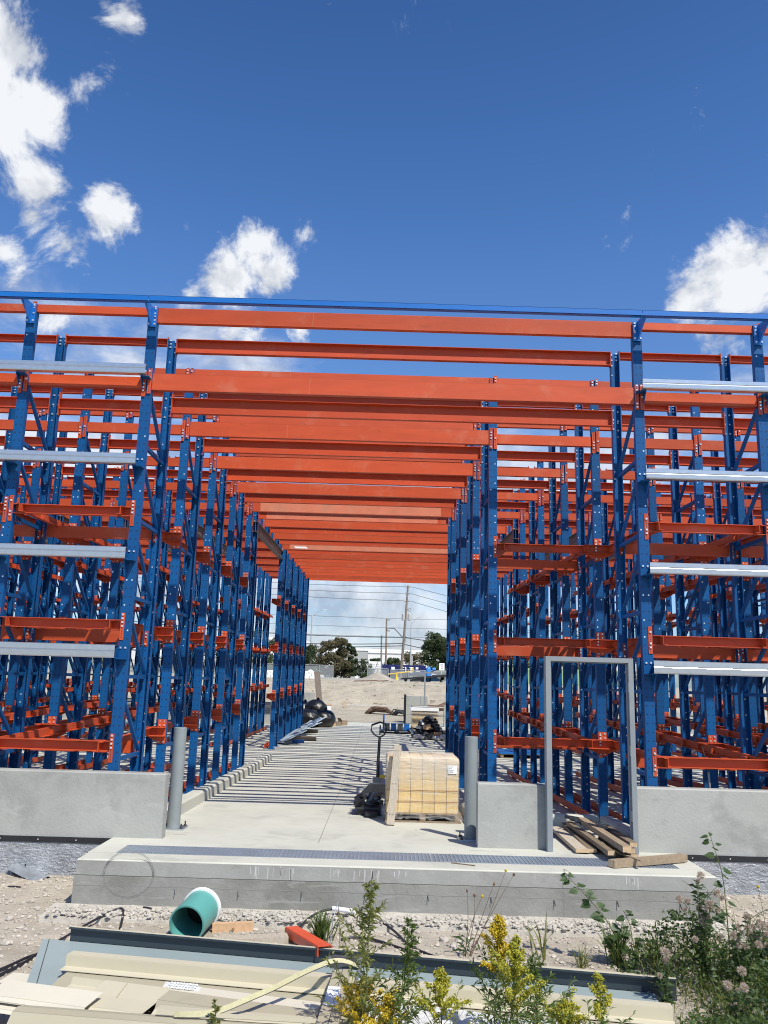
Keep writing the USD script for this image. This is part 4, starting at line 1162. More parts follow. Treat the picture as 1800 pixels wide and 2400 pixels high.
m = MB()
for i in range(380):                                                  # clods on the cut bank
    x, y = rnd.uniform(-7, 9), rnd.uniform(53.5, 62)
    m.rock((x, y, ter(x, y) - 0.005), 0.03 + 0.14 * rnd.random() ** 3, (1.3, 1, 0.5), 0.35)
o = part('bank_clods', m, 'sand'); tag(o, 'loose clods strewn over the sandy cut bank', 'clods', kind='stuff')
ft = thing('footing_wall', 'low pale concrete footing at the foot of the sandy bank', 'footing wall')
for i in range(6):
    part('length', MB().cbox(-1.9 + i * 1.6, -0.32 + i * 1.6, 53.0, 53.3, 0.0, 0.36, 0.02), 'ledge_concrete', ft)
part('stake', MB().box(-1.98, -1.92, 52.9, 52.96, 0.0, 0.62), 'board_tan', ft)


def block_wall(x0, x1, y, z0, nrow, bl, bh, label, shade=None):
    w = thing('block_wall', label, 'wall')
    for r in range(nrow):
        x = x0 - (bl / 2 if r % 2 else 0)
        while x < x1 - 0.02:
            a, b = max(x, x0), min(x + bl, x1)
            if b - a > 0.05:
                part('block', MB().cbox(a + 0.006, b - 0.006, y, y + 0.35, z0 + r * bh + 0.004, z0 + (r + 1) * bh - 0.004, 0.012), 'wall_concrete', w)
            x += bl
    return w


block_wall(1.47, 2.55, 42.7, -0.22, 3, 0.72, 0.46, 'grey concrete block wall behind the far wrapped load')
block_wall(-4.6, -3.25, 44.2, -0.22, 3, 0.85, 0.46, 'grey concrete block wall behind the rubbish bags')
block_wall(-17.5, -4.7, 38.0, -0.22, 2, 1.6, 0.5, 'low concrete block wall along the back of the left racks')
block_wall(3.2, 18.0, 40.5, -0.22, 2, 1.6, 0.5, 'low concrete block wall along the back of the right racks')
o = thing('dark_post', 'dark steel post at the end of the grey block wall', 'post')
part('shaft', MB().box(1.36, 1.47, 42.4, 42.52, -0.21, 1.22), 'black_steel', o)
wb = thing('white_bin', 'white box beside the leaning brown board', 'box')
part('body', MB().cbox(-2.68, -2.34, 43.6, 44.4, -0.18, 0.55, 0.02), 'white_paint', wb)
part('rim', MB().box(-2.70, -2.32, 43.58, 44.42, 0.551, 0.6), 'board_tan', wb)
ps = thing('steel_post', 'thin grey steel post with a short crossbar above the far load', 'post')
part('shaft', MB().box(2.27, 2.34, 41.0, 41.07, -0.2, 2.40), 'frame_grey', ps)
part('crossbar', MB().box(2.341, 2.82, 41.0, 41.06, 2.26, 2.33), 'frame_grey', ps)
pr = thing('pipe_rail', 'pale pipe resting across the far wrapped load', 'pipe')
part('tube', MB().cyl((1.5, 37.2, 0.79), (2.95, 37.2, 0.76), 0.025, 8), 'lamp_steel', pr)


def bars(cx, cy, lx, n, look, label, ang):
    b = thing('rebar_bundle', label, 'rebar', (cx, cy, ter(cx, cy)), ang, group='bundles of bars on the sand')
    for i in range(n):
        y, z = rnd.uniform(-0.5, 0.5), 0.04 + 0.28 * rnd.random() * (1 - abs(i / n - 0.5))
        x = rnd.uniform(-0.12, 0.12)
        part('bar', MB().tube([(x - lx / 2, y, 0.04), (x - lx / 4, y + 0.03, z + 0.10), (x + lx / 4, y - 0.02, z + 0.06), (x + lx / 2, y + 0.05, 0.03)], 0.035, 5), look, b)


bars(0.25, 48.5, 1.5, 22, 'rust_bars', 'rusty brown bundle of bars lying on the sand', -0.25)
bars(1.35, 47.5, 0.8, 14, 'dark_steel', 'dark grey bundle of bars beside the block wall', -0.3)
tp = thing('tarp_roll', 'crumpled dark tarpaulin lying on the sand past the steel post', 'tarpaulin')
part('roll', MB().tube([(2.5, 47.5, 0.25), (2.9, 47.8, 0.42), (3.4, 47.6, 0.45), (3.9, 48, 0.55), (4.6, 48, 0.75)], [0.10, 0.2, 0.16, 0.24, 0.22], 8), 'rust_bars', tp, smooth=60)
for i, (x, y, z) in enumerate([(-1.3, 60.3, 0.35), (-0.5, 60.6, 0.5), (0.4, 60.6, 0.4)]):
    d = thing('debris_stick', f'dark scrap stick on top of the sandy bank, {ORD[i + 1]} from the left', 'stick')
    zz = ter(x, y)
    part('stick', MB().bar((x - z, y, zz + 0.06), (x + z, y + 0.2, zz + 0.12), 0.07, 0.06), 'rust_bars', d)

# gravel mound
s = np.linspace(0, 1, 20)
prof = [(2.15 * r, 0.84 * (1 - r) ** 1.2) for r in s[::-1]]
mm = MB().lathe((0, 0, 0), [(r, z) for r, z in prof], 40)
v, f = mm.get()
v = v * V(1, 0.8, 1); v[:, 2] += 0.10 * meshkit.fbm(v * 2.2); v[:, :2] *= (1 + 0.12 * meshkit.fbm(np.column_stack([v[:, :2] * 0.7, 0 * v[:, 0]])))[:, None]
mo = thing('gravel_mound', 'cone of sandy gravel heaped on top of the bank', 'gravel heap', (0.05, 68, ter(0, 68) - 0.08))
part('heap', (v, f), 'gravel_mound', mo, smooth=True)

# white stacked blocks at the left
ws = thing('white_block_stack', 'stack of white bagged blocks behind the left racks', 'block stack')
for r in range(3):
    for i in range(16):
        part('bag', MB().cbox(-14.2 + i * 0.52 + 0.2 * (r % 2), -13.72 + i * 0.52 + 0.2 * (r % 2), 80, 80.6, 1.93 + r * 0.225, 1.93 + r * 0.225 + 0.215, 0.03), 'white_paint', ws)
part('dome_top', MB().rock((-6.35, 80.2, 2.55), 0.30, (1, .7, .7), 0.05, 1), 'white_paint', ws)


def tree(x, y, z, h, w, look, label, name='tree', trunk=0.25, seed=0, dense=1.0):
    r = np.random.default_rng(seed)
    t = thing(name, label, 'tree', (x, y, z))
    mt = MB().tube([(0, 0, -0.2), (0.05, 0, h * 0.3), (0.1, 0.05, h * 0.75)], [h * 0.03, h * 0.022, h * 0.006], 7)
    for i in range(6):
        a = r.uniform(0, 6.28); zz = h * r.uniform(0.2, 0.6)
        mt.tube([(0.05, 0, zz), (math.cos(a) * w * 0.2, math.sin(a) * w * 0.2, zz + h * 0.12), (math.cos(a) * w * 0.38, math.sin(a) * w * 0.38, zz + h * 0.2)], [h * 0.012, h * 0.008, h * 0.003], 5)
    part('trunk', mt, 'bark', t)
    cl = []
    for i in range(int(44 * dense)):
        a = r.uniform(0, 6.28); zz = r.uniform(trunk, 0.98)
        rad = w / 2 * (1 - ((zz - 0.45) / 0.62) ** 2) ** 0.5 * r.uniform(0.35, 1.0) if abs(zz - 0.45) < 0.6 else 0.1
        cl.append((rad * math.cos(a), rad * math.sin(a), h * zz, w * r.uniform(0.10, 0.19)))
    P = []
    for cx, cy, cz, cr in cl:
        k = int(150 * dense)
        d = r.normal(size=(k, 3)); d /= np.linalg.norm(d, axis=1, keepdims=True)
        c = V(cx, cy, cz) + d * cr * r.uniform(0.55, 1.05, (k, 1)) * V(1, 1, .8)
        sz = h * r.uniform(0.014, 0.032, (k, 1))
        u = r.normal(size=(k, 3)); u /= np.linalg.norm(u, axis=1, keepdims=True)
        w_ = np.cross(u, d + 0.4 * r.normal(size=(k, 3))); w_ /= np.linalg.norm(w_, axis=1, keepdims=True) + 1e-9
        P.append(np.stack([c - u * sz, c - w_ * sz * 0.6, c + u * sz, c + w_ * sz * 0.6], 1))
    part('crown', MB().quads(np.vstack(P)), look, t, kind='stuff')
    return t


TREES = [(-5.4, 106, 4.9, 4.3, 'far_leaf_brown', 'round brownish-green tree behind the fence at the left of the opening'), (-3.6, 107, 4.4, 1.9, 'far_leaf', 'narrow green tree just right of the round brownish tree'),
         (-1.75, 104, 2.3, 2.3, 'far_leaf', 'low green bush in front of the white wall'), (-9.6, 112, 4.4, 4.4, 'far_leaf', 'dark green tree behind the left street lamp'),
         (-13.5, 110, 5.0, 5.0, 'far_leaf', 'dark tree farther left seen through the racks'), (7.9, 108, 5.9, 4.6, 'far_leaf', 'tall dark green tree at the right of the opening'),
         (12.8, 112, 6.4, 5.5, 'far_leaf', 'dark tree seen through the right racks'), (-0.4, 150, 3.8, 2.6, 'far_leaf', 'small dark tree in front of the far building, first of three'),
         (2.7, 150, 3.9, 3.0, 'far_leaf', 'small dark tree in front of the far building, second of three'), (6.0, 150, 4.8, 4.6, 'far_leaf_brown', 'thin brownish tree in front of the far building, third of three'),
         (-19, 116, 6.0, 6.5, 'far_leaf', 'broad tree behind the left racks'), (-26, 112, 5.2, 6.0, 'far_leaf', 'leftmost broad tree behind the racks'),
         (19, 118, 5.5, 6.5, 'far_leaf', 'broad tree behind the right racks'), (27, 114, 6.2, 6.5, 'far_leaf', 'rightmost broad tree behind the racks')]
for i, (x, y, h, w, lk, lb) in enumerate(TREES):
    tree(x, y, ter(x, y), h, w, lk, lb, seed=50 + i, trunk=0.08 if h < 5.2 else 0.2, dense=1.3 if abs(x) < 10 else 0.8, name='bush' if h < 2.5 else 'tree')
# hedge of rough growth along the fence
m = MB()
r = np.random.default_rng(3)
k = 9000
cx = np.concatenate([r.uniform(-34, -7.2, k // 2), r.uniform(7.5, 34, k // 2)]); cy = r.uniform(99, 103, k)
cz = 2.0 + r.random(k) ** 1.6 * (1.2 + 0.7 * np.sin(cx * 0.9) + 0.4 * np.sin(cx * 2.3))
c = np.stack([cx, cy, cz], 1); u = r.normal(size=(k, 3)) * 0.11; w_ = r.normal(size=(k, 3)) * 0.07
m.quads(np.stack([c - u, c - w_, c + u, c + w_], 1))
o = part('roadside_growth', m, 'far_leaf'); tag(o, 'rough green growth along the road behind the fence', 'undergrowth', kind='stuff')


def fence(x0, x1, y, h, label, dx=2.0):
    f = thing('chain_link_fence', label, 'fence')
    for x in np.arange(x0, x1 + 0.01, dx):
        part('post', MB().cyl((x, y, ter(x, y) - 0.1), (x, y, ter(x, y) + h), 0.04, 7), 'fence_wire', f)
    part('top_rail', MB().cyl((x0, y, ter(x0, y) + h), (x1, y, ter(x1, y) + h), 0.028, 6), 'fence_wire', f)
    part('mesh', MB().box(x0, x1, y + 0.041, y + 0.046, 2.02, 2.0 + h), 'chain_link', f)


fence(-30.0, -4.9, 95, 1.45, 'chain link fence left of the round brownish tree', 3.35)
fence(-1.1, 1.2, 95, 1.25, 'short chain link fence panel behind the gravel heap', 1.15)
fence(1.5, 9.5, 96, 1.2, 'chain link fence behind the blue machine', 2.0)

# street lamps, poles, wires
def lamp(x, y, hz, arm, label):
    l = thing('street_lamp', label, 'street lamp', (x, y, 2.1))
    part('pole', MB().tube([(0, 0, 0), (0, 0, hz)], [0.14, 0.09], 9), 'lamp_steel', l)
    part('arm', MB().tube([(0, 0, hz - 0.1), (arm * 0.45, 0, hz + 0.62), (arm * 0.7, 0, hz + 0.78), (arm * 0.9, 0, hz + 0.84)], 0.05, 6), 'lamp_steel', l)
    part('lamp_head', MB().hexa([(arm * 0.88, -.1, hz + 0.78), (arm * 1.2, -.1, hz + 0.82), (arm * 1.2, .1, hz + 0.82), (arm * 0.88, .1, hz + 0.78), (arm * 0.88, -.07, hz + 0.9), (arm * 1.18, -.05, hz + 0.92), (arm * 1.18, .05, hz + 0.92), (arm * 0.88, .07, hz + 0.9)]), 'lamp_steel', l)


lamp(-9.6, 120, 8.75, 1.7, 'pale street lamp with a curved arm near the left racks')
lamp(4.85, 125, 8.5, 1.6, 'pale street lamp with a curved arm behind the utility pole')
up_ = thing('utility_pole', 'tall wooden utility pole with two transformer cans', 'utility pole', (3.04, 112, 2.1))
part('pole', MB().tube([(0, 0, 0), (0.34, 0, 5.3), (0.74, 0, 12.55)], [0.20, 0.17, 0.12], 9), 'pole_wood', up_)
for s in (-0.34, 0.46):
    part('transformer', MB().lathe((0.55 + s, 0, 7.85), [(0, 0), (0.2, 0), (0.23, 0.1), (0.23, 0.85), (0.15, 0.95), (0, 0.97)], 12), 'lamp_steel', up_)
for z, w in ((12.3, 0.5), (11.35, 0.45), (10.35, 0.55)):
    part('crossarm', MB().box(0.74 * z / 12.55 - w * 0.7, 0.74 * z / 12.55 + w * 0.7, -0.06, 0.06, z, z + 0.09), 'pole_wood', up_)
    for s in (-1, 1):
        part('insulator', MB().cyl((0.74 * z / 12.55 + s * w * 0.62, 0, z + 0.091), (0.74 * z / 12.55 + s * w * 0.62, 0, z + 0.26), 0.06, 7), 'lamp_steel', up_)
part('cutout_loop', MB().tube([(0.55 + 0.35 * math.cos(a) + 0.25, 0, 9.3 + 0.22 * math.sin(2 * a)) for a in np.linspace(0, 6.0, 18)], 0.025, 5), 'wire_black', up_)
part('cable_coil', MB().tube([(0.42 + 0.2 * math.cos(a), 0, 5.4 + 0.45 * math.sin(a)) for a in np.linspace(0, 6.28, 16)], 0.03, 5), 'wire_black', up_)
for x, y, h, lb in ((1.32, 135, 9.6, 'wooden pole with insulators left of the tall utility pole'), (0.6, 140, 7.2, 'plain short wooden pole farthest left of the poles')):
    p = thing('wooden_pole', lb, 'pole', (x, y, 2.2))
    part('shaft', MB().tube([(0, 0, 0), (-0.1, 0, h)], [0.17, 0.12], 8), 'pole_wood', p)
    if h > 9:
        for z in (h - 0.15, h - 1.9, h - 4.0):
            part('insulator', MB().cyl((0.05, 0, z), (0.5, 0, z), 0.07, 7), 'dark_steel', p)
mp = thing('mast_arm', 'dark brace running from the wooden pole down to the utility pole', 'brace')
part('brace', MB().tube([(1.25, 134.9, 10.2), (2.3, 124, 9.6), (3.35, 112.3, 7.6)], 0.06, 6), 'wire_black', mp)
ta = thing('signal_arm', 'yellow traffic signal on a mast arm right of the utility pole', 'traffic signal', (4.9, 126, 2.2))
part('mast', MB().cyl((0.2, 0, 0), (0.2, 0, 3.6), 0.09, 8), 'lamp_steel', ta)
part('arm', MB().tube([(0.2, 0, 2.6), (1.2, 0, 3.0), (2.3, 0, 3.25)], 0.05, 6), 'lamp_steel', ta)
part('signal_head', MB().box(2.0, 2.25, -0.12, 0.12, 2.55, 3.3), 'yellow_paint', ta)
for z in (2.66, 2.9, 3.14):
    part('lens', MB().cyl((2.125, -0.13, z), (2.125, -0.121, z), 0.08, 10), 'black_steel', ta)


def wire(a, b, sag, lb, r=0.022):
    a, b = V(*a), V(*b)
    t = np.linspace(0, 1, 15)[:, None]
    p = a + (b - a) * t; p[:, 2] -= (sag * 4 * t * (1 - t))[:, 0]
    part('wire', MB().tube(p, r, 4), 'wire_black', cat='wire', label=lb, group='overhead wires')


WN = [((-34, 111.5, 15.6), (3.32, 112, 14.5), 0.5, 'overhead wire, highest on the left of the utility pole'), ((-34, 111.5, 14.7), (3.28, 112, 13.6), 0.4, 'overhead wire meeting the second crossarm from the left'),
      ((-34, 111.5, 14.3), (3.2, 112, 12.6), 0.5, 'overhead wire meeting the third crossarm from the left'),
      ((4.2, 112, 14.5), (34, 104, 8.6), 0.5, 'overhead wire, highest on the right of the utility pole'), ((4.1, 112, 13.6), (34, 104, 7.4), 0.6, 'second overhead wire falling right from the utility pole'),
      ((4.1, 112, 12.6), (34, 104, 5.8), 0.6, 'third overhead wire falling right from the utility pole'),
      ((-38, 134, 12.4), (38, 136, 12.4), 0.5, 'thin level wire behind the poles, highest of three'), ((-38, 134, 10.9), (38, 136, 10.9), 0.5, 'thin level wire behind the poles, middle of three'), ((-38, 134, 9.4), (38, 136, 9.5), 0.5, 'thin level wire behind the poles, lowest of three'),
      ((-34, 112, 8.9), (3.3, 112, 7.7), 0.5, 'thick cable left of the utility pole, highest of three'), ((-34, 112, 7.4), (3.3, 112, 6.9), 0.6, 'thick cable left of the utility pole, middle of three'), ((-34, 112, 6.7), (3.3, 112, 6.6), 0.6, 'thick cable left of the utility pole, lowest of three'),
      ((3.4, 112, 7.7), (34, 106, 4.9), 0.3, 'cable falling right from the utility pole, upper'), ((3.4, 112, 6.8), (34, 106, 1.9), 0.3, 'cable falling right from the utility pole, lower')]
for i, (a, b, s, lb) in enumerate(WN):
    wire(a, b, s, lb, 0.05 if 'cable' in lb else 0.026)

# buildings
bd = thing('far_building', 'low pale industrial building with a white roof band beyond the road', 'building', (0, 190, 2.3))
part('wall', MB().box(-11.0, -2.25, 0, 30, 0, 6.3), 'far_grey', bd)
part('wall', MB().box(-2.24, 10.5, 0.1, 30, 0, 5.9), 'offwhite', bd)
part('fascia', MB().box(-11.1, 10.6, -0.15, 30.1, 6.31, 6.75).box(-2.24, 10.6, -0.12, 0.09, 5.91, 6.3), 'white_paint', bd)
for i in range(7):
    w = part('window', MB().box(-2.0 + i * 1.75, -0.55 + i * 1.75, -0.02, 0.098, 2.3, 3.5), 'white_paint', bd)
    for q in range(3):
        part('pane', MB().box(-1.95 + i * 1.75 + q * 0.47, -1.52 + i * 1.75 + q * 0.47, -0.03, -0.021, 2.36, 3.44), 'far_glass', w)
for i, (x, w, h) in enumerate([(-1.5, 2.6, 0.5), (1.2, 1.6, 1.3), (2.9, 2.2, 0.8), (5.5, 3.0, 0.5), (-4.2, 1.0, 0.4)]):
    part('roof_unit', MB().box(x, x + w, 6, 9, 6.751, 6.75 + h), 'far_grey', bd)
lb2 = thing('white_building', 'white building seen behind the left lamp and trees', 'building', (-9.5, 185, 2.3))
part('wall', MB().box(-14, 2.2, 0, 15, 0, 5.6), 'offwhite', lb2)
part('fascia', MB().box(-14.1, 2.3, -0.1, 15.1, 5.61, 6.5), 'white_paint', lb2)
for i in range(8):
    part('window', MB().box(-13.2 + i * 1.9, -12.1 + i * 1.9, -0.05, -0.001, 4.3, 5.3), 'far_glass', lb2)
ww = thing('white_wall', 'white painted wall with a large notice board behind the bush', 'wall', (0, 130, 2.2))
part('panel', MB().box(-3.4, -1.25, 0, 0.3, 0, 2.85), 'white_paint', ww)
sg = part('notice_board', MB().box(-1.24, 0.46, -0.05, 0.25, 0.0, 2.68), 'white_paint', ww)
m = MB()
for r_ in range(6):
    for q in range(2):
        m.box(-1.05 + q * 0.78, -1.05 + q * 0.78 + (0.62 if (r_ + q) % 3 else 0.45), -0.062, -0.052, 0.75 + r_ * 0.29, 0.86 + r_ * 0.29)
part('print_lines', m, 'far_grey', sg)
for x0, x1, y, h, lk, lb in ((-60, -16, 175, 7.5, 'offwhite', 'long pale warehouse behind the left racks'), (16, 60, 180, 7.0, 'offwhite', 'long pale warehouse behind the right racks')):
    w = thing('warehouse', lb, 'building', (0, y, 2.3))
    part('wall', MB().box(x0, x1, 0, 30, 0, h), lk, w)
    part('roof_edge', MB().box(x0 - .2, x1 + .2, -.2, 30.2, h + 0.001, h + 0.5), 'white_paint', w)
    for i in range(int((x1 - x0) / 5)):
        part('loading_door', MB().box(x0 + 1 + i * 5, x0 + 4 + i * 5, -0.06, -0.001, 0.2, 3.4), 'far_grey', w)

# navy trailer parked on the road
tr = thing('box_trailer', 'dark blue trailer with large white letters parked on the road', 'trailer', (0, 117.5, 2.2))
part('body', MB().cbox(0.65, 6.7, 0, 2.5, 0.75, 2.0, 0.04), 'trailer_navy', tr)
part('skirt', MB().box(0.7, 6.6, 0.2, 2.3, 0.5, 0.749), 'dark_steel', tr)
for x in (1.2, 2.1, 5.6):
    part('wheel', MB().cyl((x, 0.15, 0.42), (x, 0.45, 0.42), 0.42, 14), 'black_plastic', tr)
tm = meshkit.text_mesh('ELI', 0.72, 0.02, bold=True)
v = np.array(tm.vertices); v = np.stack([v[:, 0] * 1.15 + 3.05, -0.012 - v[:, 2], v[:, 1] + 1.0], 1)
part('lettering', (v, np.array(tm.faces)[:, ::-1]), 'white_paint', tr)
m = MB()
for x, z, w, h in ((1.9, 1.25, 0.5, 0.45), (5.3, 1.45, 0.35, 0.3), (5.3, 1.1, 0.6, 0.12)):
    m.box(x, x + w, -0.02, -0.001, z, z + h)
part('white_mark', m, 'white_paint', tr)
part('orange_mark', MB().box(4.65, 5.0, -0.021, -0.001, 1.1, 1.75), 'yellow_paint', tr)

# blue machine and flatbed at the edge of the bank
mc = thing('blue_machine', 'bright blue drilling machine parked beyond the sandy bank', 'machine', (0, 76, 1.92))
part('column', MB().tube([(4.57, 0.4, 0.0), (4.57, 0.4, 0.9), (4.6, 0.4, 1.15), (4.75, 0.4, 1.28)], [0.23, 0.23, 0.22, 0.15], 12), 'machine_blue', mc)
part('drum', MB().cyl((4.95, 0.2, 1.12), (5.25, 0.2, 1.12), 0.15, 12), 'machine_blue', mc)
part('bed', MB().box(4.8, 5.5, 0, 0.8, 0.08, 0.36), 'machine_blue', mc)
part('gearbox', MB().cbox(4.95, 5.4, 0.1, 0.6, 0.361, 0.62), 'trailer_navy', mc)
for i in range(10):
    c = V(5.75 + rnd.uniform(-.2, .2), 0.2, 0.35 + rnd.uniform(-.25, .3))
    part('engine_part', MB().cbox(c[0] - .12, c[0] + .12, c[1] - .1, c[1] + .2, c[2] - .1, c[2] + .1, 0.02), rnd.choice(['black_steel', 'dark_steel', 'grey_cast']), mc)
fb = thing('flatbed', 'black flatbed trailer parked left of the blue machine', 'flatbed trailer', (0, 75, 1.9))
part('deck', MB().hexa([(2.1, 0, 0.15), (6.9, 0, 0.55), (6.9, 2, 0.55), (2.1, 2, 0.15), (2.1, 0, 0.28), (6.9, 0, 0.78), (6.9, 2, 0.78), (2.1, 2, 0.28)]), 'black_steel', fb)
part('beam', MB().hexa([(2.9, 0.1, 0.0), (4.2, 0.1, 0.05), (4.2, 0.3, 0.05), (2.9, 0.3, 0.0), (2.9, 0.1, 0.2), (4.2, 0.1, 0.34), (4.2, 0.3, 0.34), (2.9, 0.3, 0.2)]), 'dark_steel', fb)
for x in (2.5, 4.0):
    part('wheel', MB().cyl((x, 0.02, 0.12), (x, -0.2, 0.12), 0.14, 12), 'black_plastic', fb)
part('rail', MB().box(5.0, 7.4, 0.2, 0.3, 0.9, 0.96), 'lamp_steel', fb)
yb = thing('yellow_barrier', 'yellow barrier pole on a yellow stand right of the gravel heap', 'barrier', (0, 85, 1.95))
part('pole', MB().cyl((1.1, 0, 0.63), (3.3, 0, 0.95), 0.05, 7), 'yellow_paint', yb)
part('stand', MB().hexa([(1.85, -.1, 0), (2.05, -.1, 0), (2.05, .1, 0), (1.85, .1, 0), (1.88, -.05, 0.7), (2.0, -.05, 0.7), (2.0, .05, 0.7), (1.88, .05, 0.7)]), 'yellow_paint', yb)
ws2 = thing('site_sign', 'white site sign on a short post near the right racks', 'sign', (6.83, 90, 2.0))
part('board', MB().box(-0.28, 0.28, 0, 0.03, 1.2, 1.95), 'white_paint', ws2)
part('post', MB().box(-0.04, 0.04, 0.031, 0.08, 0, 1.5), 'lamp_steel', ws2)
m = MB()
for z, w in ((1.72, 0.3), (1.6, 0.22), (1.42, 0.24), (1.33, 0.2)):
    m.box(-w / 2, w / 2, -0.006, -0.001, z, z + (0.08 if z > 1.7 else 0.04))
part('print_lines', m, 'ink_grey', ws2)
ct = thing('green_container', 'pale green corrugated container behind the right racks', 'container', (0, 70, 1.95))
m = MB()
for i in range(46):
    x = 9.2 + i * 0.26
    m.box(x, x + 0.14, 0, 0.06, 0.1, 1.25)
part('corrugation', m, 'container_green', ct)
part('body', MB().box(9.1, 21.3, 0.061, 2.4, 0.0, 1.32), 'container_green', ct)

# ------------------------------------------------------------------ foreground: gravel, trims, loose things
def scatter(n, x0, x1, y0, y1, r0, r1, zoff=0.3, seed=1, avoid=None, power=2.2):
    r = np.random.default_rng(seed)
    m = MB()
    if MB.ICO is None:
        m.rock((0, 0, -50), 0.001)
    V0, F0 = MB.ICO[0]
    xs, ys = r.uniform(x0, x1, n), r.uniform(y0, y1, n)
    rad = r0 + (r1 - r0) * r.random(n) ** power
    z = _gi(np.column_stack([xs, ys]))
    vs = V0[None] * (1 + r.uniform(-.3, .3, (n, len(V0), 1))) * rad[:, None, None] * r.uniform(.7, 1.3, (n, 1, 3)) * V(1, 1, .7)
    vs += np.stack([xs, ys, z + rad * zoff], 1)[:, None]
    f = F0[None] + (np.arange(n) * len(V0))[:, None, None]
    m = MB(); m.add(vs.reshape(-1, 3), f.reshape(-1, 3))
    return m


o = part('gravel', scatter(16000, -5.2, 5.4, 5.6, 9.75, 0.004, 0.024, seed=5), 'gravel_stone'); tag(o, 'loose grey-brown gravel and clods on the ground before the dock', 'gravel', kind='stuff')
for i in range(44):                                                   # stones big enough to tell apart
    x, y = rnd.uniform(-4.6, 4.8), rnd.uniform(7.4, 9.5)
    rr = rnd.uniform(0.022, 0.045)
    if -3.1 < x < 3.8 and y > 8.2:
        y = rnd.uniform(7.4, 8.2)
    part('stone', MB().rock((x, y, gnd(x, y) + rr * 0.2), rr, (1.2, 1, .75), 0.2, 1), 'gravel_stone', label='grey-brown lump of stone lying on the gravel', cat='stone', group='stones on the gravel')
m = MB()
for i in range(3000):                                                 # crumbs on the footing
    x, y = rnd.uniform(-3.0, 3.7), rnd.uniform(8.27, 8.63)
    rr = 0.005 + 0.02 * rnd.random() ** 3
    m.rock((x, y, -0.405 + rr * 0.3), rr, (1.2, 1, .7), 0.3)
o = part('concrete_crumbs', m, 'ledge_concrete'); tag(o, 'crumbs of broken concrete along the footing', 'crumbs', kind='stuff')

SA, SU, SV = V(-2.515, 7.557, 0), V(0.98394, -0.17849, 0), V(-0.17849, -0.98394, 0)
S = lambda s, t, z: SA + SU * s + SV * t + V(0, 0, z)


def trim(name, label, prof, a, b, look, th=0.004):
    """folded metal trim: profile of (towards the camera, height) points extruded between two (s, t, z) stations"""
    o = thing(name, label, 'metal trim', group='folded metal trims lying in the stack')
    part('folded_sheet', MB().sheet(prof, S(*a), S(*b), th=th), look, o)
    return o


o = trim('dark_trim', 'dark slate channel trim standing along the back of the stack', [(0.0, -0.445), (0.0, -0.30), (0.028, -0.292), (0.028, -0.302)], (0.02, 0.02, 0), (4.86, 0.02, 0), 'slate_trim', 0.004)
part('top_lip', MB().bar(S(0.02, 0.013, -0.2945), S(4.86, 0.013, -0.2945), 0.03, 0.004), 'cream_trim', o)
o = thing('bluegrey_trim', 'wide blue-grey sheet lying in front of the dark channel trim', 'metal trim', group='folded metal trims lying in the stack')
m = MB()
q = [S(-0.22, 0.03, -0.402), S(0.28, 1.05, -0.385), S(4.75, 1.05, -0.385), S(4.7, 0.03, -0.402)]
m.hexa([p - V(0, 0, 0.004) for p in q] + q)
part('folded_sheet', m, 'bluegrey_trim', o)
part('bend_line', MB().bar(S(-0.16, 0.03, -0.3985), S(0.36, 1.05, -0.3815), 0.006, 0.003), 'slate_trim', o)
trim('cream_trim', 'long cream hat-shaped trim lying on the blue-grey sheet', [(-0.02, -0.385), (-0.02, -0.252), (0.075, -0.25), (0.08, -0.325), (0.16, -0.33)], (0.44, 0.74, 0), (4.72, 0.70, 0), 'cream_trim')
trim('beige_trim', 'beige trim half hidden under the cream hat-shaped trim', [(0.0, -0.34), (0.12, -0.345), (0.30, -0.375)], (0.50, 0.86, 0), (4.6, 0.82, 0), 'beige_trim')
trim('short_gutter', 'short cream gutter piece beside the cut box trim', [(0.0, -0.27), (0.012, -0.268), (0.03, -0.31), (0.10, -0.315)], (0.70, 1.16, 0), (0.95, 1.18, 0), 'cream_trim')
o = trim('box_trim', 'short pale box trim with a seam across its middle', [(0.0, -0.265), (0.20, -0.285), (0.38, -0.29), (0.43, -0.32)], (0.95, 1.19, 0), (1.44, 1.22, 0), 'cream_trim')
part('seam', MB().bar(S(1.12, 1.20, -0.259), S(1.15, 1.42, -0.277), 0.004, 0.003), 'beige_trim', o)
trim('beige_trim', 'beige folded trim butting against the pale box trim', [(0.0, -0.262), (0.16, -0.268), (0.20, -0.33)], (1.45, 1.26, 0), (2.50, 1.36, 0), 'beige_trim')
trim('cream_trim', 'cream angle trim with a sunlit top ending by the cross piece', [(0.0, -0.285), (0.14, -0.280), (0.145, -0.36)], (1.36, 1.08, 0), (2.47, 1.16, 0), 'pale_trim')
trim('pale_trim', 'wide pale cream flashing sticking out at the left end of the stack', [(0.0, -0.24), (0.20, -0.262), (0.215, -0.285), (0.21, -0.29)], (0.36, 1.42, 0), (1.08, 1.47, 0), 'pale_trim')
trim('pale_trim', 'pale cream flashing under the wide one at the left end', [(0.0, -0.295), (0.16, -0.318), (0.175, -0.335)], (0.30, 1.50, 0), (0.95, 1.55, 0), 'pale_trim')
trim('cream_trim', 'small cream flange poking out beyond the blue-grey sheet', [(0.0, -0.40), (0.20, -0.405)], (0.04, 0.83, 0), (0.5, 0.83, 0), 'pale_trim')
trim('near_trim', 'broad khaki trim nearest the camera along the bottom of the stack', [(-0.03, -0.245), (0.06, -0.222), (0.12, -0.228), (0.19, -0.30), (0.26, -0.48)], (0.72, 1.80, 0), (2.9, 1.66, 0), 'beige_trim')
